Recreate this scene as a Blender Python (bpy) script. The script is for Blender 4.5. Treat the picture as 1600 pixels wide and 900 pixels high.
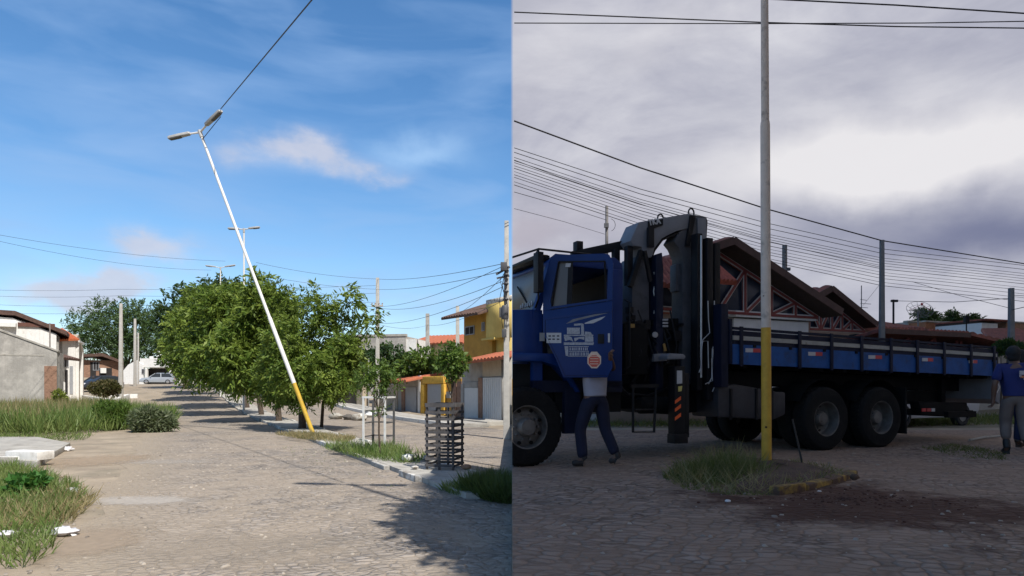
import bpy, bmesh, math, random
import numpy as np
from mathutils import Vector, Matrix, Quaternion
R = math.radians
random.seed(7)
RNG = np.random.default_rng(11)
for o in list(bpy.data.objects): bpy.data.objects.remove(o)
SC = bpy.context.scene
COL = SC.collection

# ------------------------------------------------------------------ camera
F = 1000.0          # focal length in photo pixels (photo is 1600 wide)
HZ = 605.0          # horizon row
EYE = 1.6
cam = bpy.data.objects.new('camera', bpy.data.cameras.new('camera'))
COL.objects.link(cam)
cam.data.sensor_width = 36.0
cam.data.lens = 36.0 * F / 1600.0
cam.data.shift_y = (HZ - 450.0) / 1600.0
cam.data.clip_start = 0.05
cam.data.clip_end = 3000
cam.location = (0, 0, EYE)
cam.rotation_euler = (R(90), 0, 0)
SC.camera = cam

# ------------------------------------------------------------------ sun and sky
SUN_EL = R(53.6)
SUN_AZ = (0.6, -0.8)
SUN_DIR = Vector((SUN_AZ[0]*math.cos(SUN_EL), SUN_AZ[1]*math.cos(SUN_EL), math.sin(SUN_EL)))
sun = bpy.data.objects.new('sun', bpy.data.lights.new('sun', 'SUN'))
COL.objects.link(sun)
sun.data.energy = 4.2
sun.data.angle = R(0.5)
sun.data.color = (1.0, 0.955, 0.89)
sun.rotation_euler = (-SUN_DIR).to_track_quat('-Z', 'Y').to_euler()
sun.location = SUN_DIR * 50

SC.view_settings.view_transform = 'Standard'
SC.view_settings.look = 'None'
SC.view_settings.exposure = 0.55
SC.view_settings.gamma = 1.0
SC.view_settings.use_curve_mapping = False
SC.cycles.use_denoising = True
SC.cycles.max_bounces = 6
SC.cycles.diffuse_bounces = 3
SC.cycles.transparent_max_bounces = 8
SC.cycles.use_adaptive_sampling = True

world = bpy.data.worlds.new('World')
SC.world = world
world.use_nodes = True
NT = world.node_tree
NT.nodes.clear()

def nd(nt, typ, **kw):
    n = nt.nodes.new(typ)
    for k, v in kw.items(): setattr(n, k, v)
    return n
def mth(nt, op, a, b=None, c=None, clamp=False):
    n = nd(nt, 'ShaderNodeMath', operation=op, use_clamp=clamp)
    for i, v in enumerate((a, b, c)):
        if v is None: continue
        if isinstance(v, (int, float)): n.inputs[i].default_value = v
        else: nt.links.new(v, n.inputs[i])
    return n.outputs[0]
def mixc(nt, f, a, b, mode='MIX'):
    n = nd(nt, 'ShaderNodeMix', data_type='RGBA', blend_type=mode)
    for s, v in ((0, f), (6, a), (7, b)):
        if isinstance(v, (int, float)): n.inputs[s].default_value = v
        elif isinstance(v, (tuple, list)): n.inputs[s].default_value = (*v[:3], 1)
        else: nt.links.new(v, n.inputs[s])
    return n.outputs[2]
def noise(nt, vec, scale, detail=4, rough=.55, dist=0.0):
    n = nd(nt, 'ShaderNodeTexNoise')
    n.inputs['Scale'].default_value = scale
    n.inputs['Detail'].default_value = detail
    n.inputs['Roughness'].default_value = rough
    n.inputs['Distortion'].default_value = dist
    if vec is not None: nt.links.new(vec, n.inputs['Vector'])
    return n.outputs[0]
def ramp(nt, fac, stops, interp='LINEAR'):
    n = nd(nt, 'ShaderNodeValToRGB')
    n.color_ramp.interpolation = interp
    els = n.color_ramp.elements
    while len(els) < len(stops): els.new(0.5)
    for e, (p, c) in zip(els, stops):
        e.position = p
        e.color = (*c, 1) if isinstance(c, (tuple, list)) else (c, c, c, 1)
    nt.links.new(fac, n.inputs[0])
    return n.outputs[0]
def vmap(nt, vec, scale=(1,1,1), loc=(0,0,0), rot=(0,0,0)):
    n = nd(nt, 'ShaderNodeMapping')
    n.inputs['Scale'].default_value = scale
    n.inputs['Location'].default_value = loc
    n.inputs['Rotation'].default_value = rot
    nt.links.new(vec, n.inputs['Vector'])
    return n.outputs[0]

def make_sky():
    nt = NT
    tc = nd(nt, 'ShaderNodeTexCoord')
    D = tc.outputs['Generated']                      # direction of view in the world
    sep = nd(nt, 'ShaderNodeSeparateXYZ'); nt.links.new(D, sep.inputs[0])
    X, Y, Z = sep.outputs
    sky = nd(nt, 'ShaderNodeTexSky', sky_type='NISHITA')
    sky.sun_disc = False
    sky.sun_elevation = SUN_EL
    sky.sun_rotation = math.atan2(SUN_AZ[0], SUN_AZ[1])
    sky.air_density = 1.0; sky.dust_density = 0.4; sky.ozone_density = 2.0
    blue = sky.outputs[0]
    hs = nd(nt, 'ShaderNodeHueSaturation')
    hs.inputs['Saturation'].default_value = SKY_SAT
    hs.inputs['Value'].default_value = SKY_VAL
    nt.links.new(blue, hs.inputs['Color'])
    blue = hs.outputs[0]
    def dirv(px, py):
        return Vector(((px-800)/F, 1, (HZ-py)/F)).normalized()
    def blob(px, py, w, h, p=1.0):
        c = dirv(px, py)
        n = nd(nt, 'ShaderNodeVectorMath', operation='SUBTRACT'); nt.links.new(DW, n.inputs[0]); n.inputs[1].default_value = c
        m = nd(nt, 'ShaderNodeVectorMath', operation='MULTIPLY'); nt.links.new(n.outputs[0], m.inputs[0])
        m.inputs[1].default_value = (F/w, F/w*.8, F/h)
        l = nd(nt, 'ShaderNodeVectorMath', operation='LENGTH'); nt.links.new(m.outputs[0], l.inputs[0])
        q = mth(nt, 'MULTIPLY', l.outputs['Value'], l.outputs['Value'])
        e = mth(nt, 'EXPONENT', mth(nt, 'MULTIPLY', q, -1.0))
        return mth(nt, 'MULTIPLY', e, p)
    # wobble the directions so the cloud outlines are ragged
    nv = nd(nt, 'ShaderNodeTexNoise'); nv.inputs['Scale'].default_value = 9; nv.inputs['Detail'].default_value = 6
    nt.links.new(D, nv.inputs['Vector'])
    s1 = nd(nt, 'ShaderNodeVectorMath', operation='SUBTRACT'); nt.links.new(nv.outputs['Color'], s1.inputs[0]); s1.inputs[1].default_value = (.5,.5,.5)
    s2 = nd(nt, 'ShaderNodeVectorMath', operation='SCALE'); nt.links.new(s1.outputs[0], s2.inputs[0]); s2.inputs['Scale'].default_value = .085
    s3 = nd(nt, 'ShaderNodeVectorMath', operation='ADD'); nt.links.new(D, s3.inputs[0]); nt.links.new(s2.outputs[0], s3.inputs[1])
    DW = s3.outputs[0]
    def addup(lst):
        t = lst[0]
        for b in lst[1:]: t = mth(nt, 'ADD', t, b)
        return t
    # ---- blue half: fair weather cumulus and thin wisps
    cum = addup([blob(455,230,58,24,.95), blob(590,268,42,17,.66), blob(525,252,40,18,.45), blob(355,250,34,20,.5), blob(255,385,56,20,.75), blob(222,360,26,22,.55),
                 blob(168,440,62,22,1.5), blob(115,450,48,13,1.0), blob(20,462,26,9,.45),
                 blob(340,425,50,11,.3), blob(700,470,110,12,.3), blob(480,455,110,10,.3)])
    n1 = noise(nt, vmap(nt, D, (1,1,2.0)), 17, 8, .62, .2)
    cum = mth(nt, 'MULTIPLY', cum, mth(nt, 'MULTIPLY_ADD', n1, 1.9, -.08))
    cum = ramp(nt, cum, [(0.05, 0.0), (0.95, 1.0)], 'EASE')
    n2 = noise(nt, vmap(nt, D, (1,1,1.6), (.03,0,.05)), 11, 4)
    ccol = mixc(nt, n2, (3.1,3.5,4.6), (5.6,5.5,5.9))
    wisp = noise(nt, vmap(nt, D, (1.3,1.3,5.5), (0,0,0), (0,R(14),0)), 3.2, 5, .5, .4)
    wisp = ramp(nt, wisp, [(0.42, 0.0), (0.76, .55)])
    wb = mth(nt, 'MULTIPLY', blob(650,236,70,16,.5), 1.0)
    low = mth(nt, 'MULTIPLY', mth(nt, 'EXPONENT', mth(nt, 'MULTIPLY', Z, -7.0)), .42)
    left = mixc(nt, wisp, blue, (2.5,3.8,6.0))
    left = mixc(nt, wb, left, (3.6,5.2,7.2))
    left = mixc(nt, low, left, (2.2,3.7,5.9))
    left = mixc(nt, mth(nt, 'MULTIPLY', cum, .82), left, ccol)
    # ---- grey half: heavy overcast
    g1 = noise(nt, vmap(nt, D, (1.0,1.0,2.4), (.3,0,.1), (0,R(-8),0)), 2.6, 7, .58, .5)
    g1 = ramp(nt, g1, [(0.30, 0.0), (0.70, 1.0)])
    g2 = noise(nt, vmap(nt, D, (1.0,1.0,3.2), (0,0,0), (0,R(-12),0)), 7, 6, .6, .3)
    gm = mth(nt, 'MULTIPLY_ADD', g2, .62, mth(nt, 'MULTIPLY', g1, .5))
    gm = mth(nt, 'SUBTRACT', gm, .06)
    gcol = ramp(nt, gm, [(0.12, (2.15,2.26,2.85)), (0.45, (3.3,3.35,3.95)), (0.85, (5.0,5.0,5.35))])
    br = addup([blob(1290,235,150,42,.8), blob(1480,240,170,36,.85), blob(1330,290,250,40,.45), blob(1060,30,90,28,.35), blob(1000,90,40,26,.3), blob(850,80,60,60,.25)])
    gcol = mixc(nt, mth(nt, 'MINIMUM', br, .95), gcol, (5.7,5.6,5.75))
    dk = addup([blob(1560,378,200,26,.75), blob(1330,345,130,18,.25), blob(1270,140,220,34,.22), blob(960,90,120,30,.2), blob(1500,345,260,22,.3)])
    gcol = mixc(nt, mth(nt, 'MINIMUM', dk, .9), gcol, (.95,1.1,1.95))
    lo = addup([blob(830,365,55,16,.7), blob(900,340,120,60,.35)])
    gcol = mixc(nt, mth(nt, 'MINIMUM', lo, .8), gcol, (3.2,3.0,3.5))
    # behind the camera the deck is thicker and darker
    back = mth(nt, 'MULTIPLY_ADD', Y, -1.6, .15, clamp=True)
    gcol = mixc(nt, mth(nt, 'MULTIPLY', back, BACK_DARK), gcol, (.9,.9,1.15))
    m = mth(nt, 'MULTIPLY_ADD', X, 260.0, .5, clamp=True)
    col = mixc(nt, m, left, gcol)
    # below the horizon: ground tone
    gd = mth(nt, 'MULTIPLY', Z, -30.0, clamp=True)
    col = mixc(nt, gd, col, (1.2,1.1,1.0))
    bg = nd(nt, 'ShaderNodeBackground'); bg.inputs['Strength'].default_value = 0.1
    nt.links.new(col, bg.inputs['Color'])
    out = nd(nt, 'ShaderNodeOutputWorld'); nt.links.new(bg.outputs[0], out.inputs['Surface'])
SKY_SAT, SKY_VAL, BACK_DARK = 1.26, 1.16, 0.85
make_sky()

# ------------------------------------------------------------------ materials
MATS = {}
def M(name, base, rough=.7, metal=0.0, var=.18, scale=6.0, bump=.0, bscale=40.0, spots=None, spot_scale=3.0, spot_amt=.5, spec=.5, streak=0.0):
    if name in MATS: return MATS[name]
    m = bpy.data.materials.new(name); m.use_nodes = True
    nt = m.node_tree; bs = nt.nodes['Principled BSDF']
    tc = nd(nt, 'ShaderNodeTexCoord'); O = tc.outputs['Object']
    n = noise(nt, O, scale, 5, .6)
    lo = tuple(c*(1-var) for c in base); hi = tuple(min(1, c*(1+var)) for c in base)
    col = ramp(nt, n, [(.3, lo), (.7, hi)])
    if spots:
        s = noise(nt, O, spot_scale, 7, .65)
        s = ramp(nt, s, [(1-spot_amt-.08, 0.0), (1-spot_amt+.08, 1.0)])
        col = mixc(nt, s, col, spots)
    if streak:
        s = noise(nt, vmap(nt, O, (9,9,.7)), 1.0, 5, .6)
        s = ramp(nt, s, [(.48, 0.0), (.75, streak)])
        col = mixc(nt, s, col, tuple(c*.45 for c in base))
    nt.links.new(col, bs.inputs['Base Color'])
    bs.inputs['Roughness'].default_value = rough
    bs.inputs['Metallic'].default_value = metal
    bs.inputs['Specular IOR Level'].default_value = spec
    if bump:
        b = nd(nt, 'ShaderNodeBump'); b.inputs['Strength'].default_value = bump; b.inputs['Distance'].default_value = .02
        nt.links.new(noise(nt, O, bscale, 5, .6), b.inputs['Height'])
        nt.links.new(b.outputs[0], bs.inputs['Normal'])
    MATS[name] = m
    return m

def cobble_mat(name, stone, joint, sand, sand_amt, rot, size=.17, wet=None, edge=None):
    m = bpy.data.materials.new(name); m.use_nodes = True
    nt = m.node_tree; bs = nt.nodes['Principled BSDF']
    tc = nd(nt, 'ShaderNodeTexCoord'); O = tc.outputs['Object']
    wob = nd(nt, 'ShaderNodeTexNoise'); wob.inputs['Scale'].default_value = 1.1; wob.inputs['Detail'].default_value = 3; nt.links.new(O, wob.inputs['Vector'])
    ws = nd(nt, 'ShaderNodeVectorMath', operation='SCALE'); nt.links.new(wob.outputs['Color'], ws.inputs[0]); ws.inputs['Scale'].default_value = .35
    wa = nd(nt, 'ShaderNodeVectorMath', operation='ADD'); nt.links.new(O, wa.inputs[0]); nt.links.new(ws.outputs[0], wa.inputs[1])
    V = vmap(nt, wa.outputs[0], (1/size/1.5, 1/size, .001), (0,0,0), (0,0,rot))
    v1 = nd(nt, 'ShaderNodeTexVoronoi', feature='F1'); v1.inputs['Scale'].default_value = 1; v1.inputs['Randomness'].default_value = .62
    v2 = nd(nt, 'ShaderNodeTexVoronoi', feature='DISTANCE_TO_EDGE'); v2.inputs['Scale'].default_value = 1; v2.inputs['Randomness'].default_value = .62
    for v in (v1, v2): nt.links.new(V, v.inputs['Vector'])
    sp = nd(nt, 'ShaderNodeSeparateColor'); nt.links.new(v1.outputs['Color'], sp.inputs[0])
    fine = noise(nt, O, 22, 5, .65)
    tone = mth(nt, 'MULTIPLY_ADD', fine, .55, mth(nt, 'MULTIPLY', sp.outputs[0], .5))
    col = ramp(nt, tone, [(.15, tuple(c*.55 for c in stone)), (.55, stone), (.9, tuple(min(1,c*1.35) for c in stone))])
    jm = ramp(nt, mth(nt, 'ADD', v2.outputs['Distance'], mth(nt, 'MULTIPLY_ADD', fine, .12, -.06)), [(.02, 1.0), (.13, 0.0)])
    big = noise(nt, O, .35, 6, .6)
    med = noise(nt, vmap(nt, O, (1,1,1), (4,2,0)), 1.6, 6, .7)
    sm = ramp(nt, mth(nt, 'MULTIPLY_ADD', med, .55, mth(nt, 'MULTIPLY', big, .5)), [(.56-sand_amt*.3, 0.0), (.62-sand_amt*.12, .85)])
    jcol = mixc(nt, big, joint, tuple(.5*a+.5*b for a, b in zip(joint, sand)))
    jm = mth(nt, 'MULTIPLY', jm, ramp(nt, noise(nt, vmap(nt, O, (1,1,1), (9,1,0)), 2.3, 5, .7), [(.30, .25), (.62, 1.0)]))
    col = mixc(nt, jm, col, jcol)
    col = mixc(nt, mth(nt, 'MULTIPLY', sm, mth(nt, 'MULTIPLY_ADD', fine, .7, .35)), col, sand)
    if edge:
        se = nd(nt, 'ShaderNodeSeparateXYZ'); nt.links.new(O, se.inputs[0])
        dist = mth(nt, 'MULTIPLY_ADD', se.outputs[1], edge[0], mth(nt, 'ADD', se.outputs[0], edge[1]))
        em = mth(nt, 'ADD', dist, mth(nt, 'MULTIPLY_ADD', med, 2.2, -1.1))
        em = mth(nt, 'ADD', em, mth(nt, 'MULTIPLY_ADD', big, 2.0, -1.0))
        em = ramp(nt, mth(nt, 'MULTIPLY', mth(nt, 'ADD', em, mth(nt, 'MULTIPLY_ADD', fine, .5, -.25)), .5), [(.05, 1.0), (.62, 0.0)])
        sm = mth(nt, 'MAXIMUM', sm, em)
        col = mixc(nt, em, col, mixc(nt, fine, tuple(c*.8 for c in edge[2]), tuple(c*1.15 for c in edge[2])))
    if wet:
        (cx, cy, rx, ry, ang), wc = wet
        rel = vmap(nt, O, (1/rx, 1/ry, .001), (0,0,0), (0,0,0))
        s = nd(nt, 'ShaderNodeVectorMath', operation='SUBTRACT'); nt.links.new(O, s.inputs[0]); s.inputs[1].default_value = (cx, cy, 0)
        q = nd(nt, 'ShaderNodeVectorMath', operation='MULTIPLY'); nt.links.new(s.outputs[0], q.inputs[0]); q.inputs[1].default_value = (1/rx, 1/ry, 0)
        l = nd(nt, 'ShaderNodeVectorMath', operation='LENGTH'); nt.links.new(q.outputs[0], l.inputs[0])
        w = mth(nt, 'ADD', l.outputs['Value'], mth(nt, 'MULTIPLY_ADD', med, 2.6, -1.35))
        w = ramp(nt, w, [(.45, .95), (1.1, 0.0)])
        col = mixc(nt, w, col, wc)
    nt.links.new(col, bs.inputs['Base Color'])
    bs.inputs['Roughness'].default_value = .85
    bs.inputs['Specular IOR Level'].default_value = .25
    b = nd(nt, 'ShaderNodeBump'); b.inputs['Strength'].default_value = .9; b.inputs['Distance'].default_value = .03
    h = ramp(nt, v2.outputs['Distance'], [(0.0, 0.0), (.22, 1.0)])
    hh = mth(nt, 'MULTIPLY_ADD', fine, .5, mth(nt, 'MULTIPLY', h, mth(nt, 'MULTIPLY_ADD', sm, -.7, 1.0)))
    hh = mth(nt, 'MULTIPLY_ADD', sp.outputs[1], .45, hh)
    nt.links.new(hh, b.inputs['Height']); nt.links.new(b.outputs[0], bs.inputs['Normal'])
    MATS[name] = m
    return m

def leaf_mat(name, cols, trans=.35, rough=.55):
    if name in MATS: return MATS[name]
    m = bpy.data.materials.new(name); m.use_nodes = True
    nt = m.node_tree; bs = nt.nodes['Principled BSDF']
    g = nd(nt, 'ShaderNodeNewGeometry')
    k = len(cols)
    col = ramp(nt, g.outputs['Random Per Island'], [(i/(k-1), c) for i, c in enumerate(cols)])
    tc = nd(nt, 'ShaderNodeTexCoord')
    n = noise(nt, tc.outputs['Object'], 1.1, 3)
    col = mixc(nt, ramp(nt, n, [(.4, 0.0), (.65, .45)]), col, tuple(c*1.5 for c in cols[-1]))
    nt.links.new(col, bs.inputs['Base Color'])
    bs.inputs['Roughness'].default_value = rough
    bs.inputs['Specular IOR Level'].default_value = .3
    tr = nd(nt, 'ShaderNodeBsdfTranslucent'); nt.links.new(mixc(nt, .5, col, (.25,.35,.05), 'MIX'), tr.inputs['Color'])
    mx = nd(nt, 'ShaderNodeMixShader'); mx.inputs[0].default_value = trans
    nt.links.new(bs.outputs[0], mx.inputs[1]); nt.links.new(tr.outputs[0], mx.inputs[2])
    nt.links.new(mx.outputs[0], nt.nodes['Material Output'].inputs['Surface'])
    MATS[name] = m
    return m

def glass_mat(name, base, rough=.06, alpha=1.0):
    m = bpy.data.materials.new(name); m.use_nodes = True
    nt = m.node_tree; bs = nt.nodes['Principled BSDF']
    tc = nd(nt, 'ShaderNodeTexCoord')
    col = mixc(nt, noise(nt, tc.outputs['Object'], 5, 4), base, tuple(c*1.6 for c in base))
    nt.links.new(col, bs.inputs['Base Color'])
    bs.inputs['Roughness'].default_value = rough
    bs.inputs['Specular IOR Level'].default_value = .8
    bs.inputs['Alpha'].default_value = alpha
    MATS[name] = m
    return m

# ------------------------------------------------------------------ mesh tools
def ortho(d):
    d = Vector(d).normalized()
    up = Vector((0,0,1)) if abs(d.z) < .95 else Vector((1,0,0))
    a = d.cross(up).normalized(); b = d.cross(a).normalized()
    return a, b
class MB:
    def __init__(s): s.v = []; s.f = []; s.m = []
    def add(s, vs, fs, mi=0):
        o = len(s.v); s.v += [tuple(p) for p in vs]
        for f in fs: s.f.append(tuple(i+o for i in f)); s.m.append(mi)
        return s
    def hexa(s, p, mi=0):   # 0-3 bottom loop, 4-7 top loop
        return s.add(p, [(3,2,1,0),(4,5,6,7),(0,1,5,4),(1,2,6,5),(2,3,7,6),(3,0,4,7)], mi)
    def box(s, x0, x1, y0, y1, z0, z1, mi=0):
        return s.hexa([(x0,y0,z0),(x1,y0,z0),(x1,y1,z0),(x0,y1,z0),(x0,y0,z1),(x1,y0,z1),(x1,y1,z1),(x0,y1,z1)], mi)
    def prism(s, front, back, mi=0):   # two loops of 3-D points
        n = len(front)
        fs = [tuple(range(n-1,-1,-1)), tuple(range(n,2*n))] + [(i,(i+1)%n,n+(i+1)%n,n+i) for i in range(n)]
        return s.add(list(front)+list(back), fs, mi)
    def uz(s, poly, v0, v1, mi=0):     # polygon in (x,z), extruded along y
        return s.prism([(a,v0,b) for a,b in poly], [(a,v1,b) for a,b in poly], mi)
    def tube(s, pts, r, n=8, mi=0, caps=True):
        pts = [Vector(p) for p in pts]; k = len(pts)
        rs = [r]*k if isinstance(r, (int,float)) else list(r)
        vs = []; fs = []
        a = None
        for i, p in enumerate(pts):
            d = (pts[min(i+1,k-1)] - pts[max(i-1,0)])
            if d.length < 1e-9: d = Vector((0,0,1))
            d.normalize()
            if a is None: a, b = ortho(d)
            else:
                a = (a - d*a.dot(d))
                if a.length < 1e-6: a, b = ortho(d)
                a.normalize(); b = d.cross(a)
            for j in range(n):
                t = 2*math.pi*j/n
                vs.append(p + (a*math.cos(t) + b*math.sin(t))*rs[i])
        for i in range(k-1):
            for j in range(n):
                fs.append((i*n+j, i*n+(j+1)%n, (i+1)*n+(j+1)%n, (i+1)*n+j))
        if caps:
            fs.append(tuple(range(n-1,-1,-1))); fs.append(tuple((k-1)*n+j for j in range(n)))
        return s.add(vs, fs, mi)
    def bar(s, p, q, w, h=None, mi=0, up=(0,0,1)):   # rectangular bar
        p = Vector(p); q = Vector(q); d = (q-p).normalized(); h = h or w
        u = Vector(up)
        if abs(d.dot(u)) > .97: u = Vector((0,1,0))
        a = d.cross(u).normalized(); b = a.cross(d).normalized()
        c = [a*w/2*i + b*h/2*j for i, j in ((-1,-1),(1,-1),(1,1),(-1,1))]
        return s.prism([p+x for x in c], [q+x for x in c], mi)
    def lathe(s, c, ax, prof, n=24, mi=0, closed=False, caps=True):   # prof = (radius, distance along axis)
        c = Vector(c); ax = Vector(ax).normalized(); a, b = ortho(ax)
        vs = []; fs = []; k = len(prof)
        for r, h in prof:
            for j in range(n):
                t = 2*math.pi*j/n
                vs.append(c + ax*h + (a*math.cos(t)+b*math.sin(t))*r)
        for i in range(k if closed else k-1):
            i2 = (i+1) % k
            for j in range(n): fs.append((i*n+j, i*n+(j+1)%n, i2*n+(j+1)%n, i2*n+j))
        if not closed:
            if caps: fs.append(tuple(range(n-1,-1,-1)))
            fs.append(tuple((k-1)*n+j for j in range(n)))
        return s.add(vs, fs, mi)
    def ell(s, c, r, nu=10, nv=7, mi=0, jit=0.0):
        c = Vector(c); vs = [c+Vector((0,0,-r[2]))]; fs = []
        for i in range(1, nv):
            ph = -math.pi/2 + math.pi*i/nv
            for j in range(nu):
                t = 2*math.pi*j/nu; k = 1 + random.uniform(-jit, jit)
                vs.append(c + Vector((r[0]*math.cos(ph)*math.cos(t)*k, r[1]*math.cos(ph)*math.sin(t)*k, r[2]*math.sin(ph)*k)))
        vs.append(c+Vector((0,0,r[2]))); L = len(vs)-1
        for j in range(nu): fs.append((0, 1+(j+1)%nu, 1+j))
        for i in range(nv-2):
            for j in range(nu): fs.append((1+i*nu+j, 1+i*nu+(j+1)%nu, 1+(i+1)*nu+(j+1)%nu, 1+(i+1)*nu+j))
        for j in range(nu): fs.append((1+(nv-2)*nu+j, 1+(nv-2)*nu+(j+1)%nu, L))
        return s.add(vs, fs, mi)
    def build(s, name, mats, parent=None, bevel=0.0, smooth=True, angle=35, loc=None):
        me = bpy.data.meshes.new(name)
        me.from_pydata(s.v, [], s.f)
        mats = mats if isinstance(mats, (list, tuple)) else [mats]
        for m in mats: me.materials.append(m)
        if len(mats) > 1: me.polygons.foreach_set('material_index', s.m)
        bm = bmesh.new(); bm.from_mesh(me)
        bmesh.ops.recalc_face_normals(bm, faces=bm.faces)
        if bevel:
            es = [e for e in bm.edges if len(e.link_faces) == 2 and e.calc_face_angle(0) > R(40)]
            bmesh.ops.bevel(bm, geom=es, offset=bevel, segments=2, profile=.6, affect='EDGES', clamp_overlap=True)
        bm.to_mesh(me); bm.free()
        if smooth:
            me.polygons.foreach_set('use_smooth', [True]*len(me.polygons))
            me.set_sharp_from_angle(angle=R(angle))
        o = bpy.data.objects.new(name, me); COL.objects.link(o)
        if parent: o.parent = parent
        if loc is not None: o.location = loc
        return o

def raw_mesh(name, verts, quads, mat, parent=None, smooth=False):
    """verts (N,3) array, quads (K,4) array"""
    me = bpy.data.meshes.new(name)
    me.vertices.add(len(verts)); me.vertices.foreach_set('co', np.asarray(verts, np.float32).ravel())
    K = len(quads)
    me.loops.add(K*4); me.loops.foreach_set('vertex_index', np.asarray(quads, np.int32).ravel())
    me.polygons.add(K); me.polygons.foreach_set('loop_start', np.arange(K, dtype=np.int32)*4)
    me.update(calc_edges=True)
    me.materials.append(mat)
    o = bpy.data.objects.new(name, me); COL.objects.link(o)
    if parent: o.parent = parent
    return o

def blades(pos, dirs, length, width, fold=.0):
    """diamond shaped leaves: pos (N,3) base, dirs (N,3) unit, length/width (N,)"""
    N = len(pos)
    rnd = RNG.normal(size=(N,3))
    side = np.cross(dirs, rnd); side /= np.linalg.norm(side, axis=1, keepdims=True)+1e-9
    nor = np.cross(dirs, side)
    L = length[:,None]; Wd = width[:,None]
    mid = pos + dirs*L*.42 + nor*L*fold
    v = np.empty((N,4,3))
    v[:,0] = pos; v[:,1] = mid + side*Wd*.5; v[:,2] = pos + dirs*L; v[:,3] = mid - side*Wd*.5
    q = np.arange(N*4).reshape(N,4)
    return v.reshape(-1,3), q

def tag(o, label=None, cat=None, group=None, kind=None):
    if label: o['label'] = label
    if cat: o['category'] = cat
    if group: o['group'] = group
    if kind: o['kind'] = kind
    return o
def empty(name, loc=(0,0,0), rz=0.0, label=None, cat=None, group=None):
    o = bpy.data.objects.new(name, None); COL.objects.link(o)
    o.empty_display_size = .2
    o.location = loc; o.rotation_euler = (0,0,rz)
    return tag(o, label, cat, group)
def copy_tree(o, parent=None):
    c = o.copy(); COL.objects.link(c)
    c.parent = parent
    for ch in list(o.children): copy_tree(ch, c)
    return c
def local(root, p):
    """world point to the local space of an (unscaled) root"""
    m = Matrix.Translation(root.location) @ root.rotation_euler.to_matrix().to_4x4()
    return m.inverted() @ Vector(p)

# ------------------------------------------------------------------ picking points off the photograph
ZR0 = 0.55
def smooth(t):
    t = max(0.0, min(1.0, t)); return t*t*(3-2*t)
def zl(y): return 2.0*smooth((y-30)/55.0)
def zr(y): return ZR0 + .95*smooth((y-19)/28.0)
def zg(x, y): return zl(y) if x < 0 else zr(y)
def W(px, py, d): return Vector(((px-800)/F*d, d, EYE-(py-HZ)/F*d))
def XY(px, d): return Vector(((px-800)/F*d, d))
def G(px, py):
    """ground point under a pixel"""
    f = zl if px < 800 else zr
    d = 2.0
    while d < 88:
        if HZ + (EYE-f(d))/d*F <= py: break
        d += .02
    return Vector(((px-800)/F*d, d, f(d)))
SD = Vector((-.468, .883, 0))      # direction of the left street
SN = Vector((.883, .468, 0))       # across it, to the right

def clip_x(o, keep_right=True, x0=0.0, fill=True):
    """trim a mesh at the world plane x = x0"""
    bpy.context.view_layer.update()
    mw = o.matrix_world.inverted()
    co = mw @ Vector((x0,0,0)); no = (mw.to_3x3() @ Vector((1,0,0))).normalized()
    bm = bmesh.new(); bm.from_mesh(o.data)
    r = bmesh.ops.bisect_plane(bm, geom=bm.verts[:]+bm.edges[:]+bm.faces[:], plane_co=co, plane_no=no, clear_inner=keep_right, clear_outer=not keep_right)
    if fill:
        es = [e for e in r['geom_cut'] if isinstance(e, bmesh.types.BMEdge)]
        if es:
            try: bmesh.ops.holes_fill(bm, edges=es, sides=0)
            except Exception: pass
    n = len(bm.verts)
    bm.to_mesh(o.data); bm.free()
    return n
# ================================================================== the setting
m_dirt = M('dirt', (.29,.235,.17), .95, var=.25, scale=1.3, bump=.6, bscale=18, spots=(.20,.17,.12), spot_scale=.8, spot_amt=.42)
m_cob_l = cobble_mat('sunny_cobbles', (.29,.255,.222), (.125,.108,.09), (.33,.27,.205), .40, R(-28), .085, edge=(.53,1.03,(.315,.26,.195)))
m_cob_r = cobble_mat('grey_cobbles', (.295,.225,.18), (.048,.032,.024), (.27,.18,.125), .42, R(20), .085,
                     wet=((3.15,5.75,1.7,1.45,0), (.066,.026,.016)))
m_conc = M('concrete', (.36,.34,.30), .9, var=.2, scale=3, bump=.4, bscale=30, spots=(.22,.2,.17), spot_scale=2.5, spot_amt=.4)
m_white = M('white_paint', (.72,.71,.68), .75, var=.08, scale=5, bump=.1, spots=(.45,.42,.37), spot_scale=2.2, spot_amt=.34, streak=.25)
m_wornwhite = M('worn_white_paint', (.62,.60,.55), .85, var=.15, scale=9, spots=(.27,.24,.2), spot_scale=6, spot_amt=.5, bump=.3)
m_greywall = M('rough_render', (.40,.38,.345), .95, var=.18, scale=2.5, bump=.5, bscale=14, spots=(.30,.285,.26), spot_scale=1.4, spot_amt=.5, streak=.25)
m_yellowkerb = M('worn_yellow_paint', (.34,.21,.04), .9, var=.25, scale=9, spots=(.09,.05,.033), spot_scale=5, spot_amt=.55, bump=.4)

def ground():
    xs = [-500,-200,-100,-60,-40,-30,-20,-14,-9,-5,-2.5,-1,0]
    xr = [0,.6,1.5,3,5,8,12,20,32,50,100,200,500]
    ys = [-40,-20,-8,-2,0,2,4,6,8,10,12,14,16,18] + [18+2*i for i in range(1,40)] + [120,200,400,900]
    m = MB(); nl = len(xs); nr = len(xr)
    for y in ys:
        for x in xs: m.v.append((x,y,zl(y)))
        for x in xr: m.v.append((x,y,zr(y)))
    n = nl+nr
    for j in range(len(ys)-1):
        for i in range(n-1):
            m.f.append((j*n+i, j*n+i+1, (j+1)*n+i+1, (j+1)*n+i)); m.m.append(0)
    return tag(m.build('ground', m_dirt, smooth=False), kind='structure')
ground()

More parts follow.
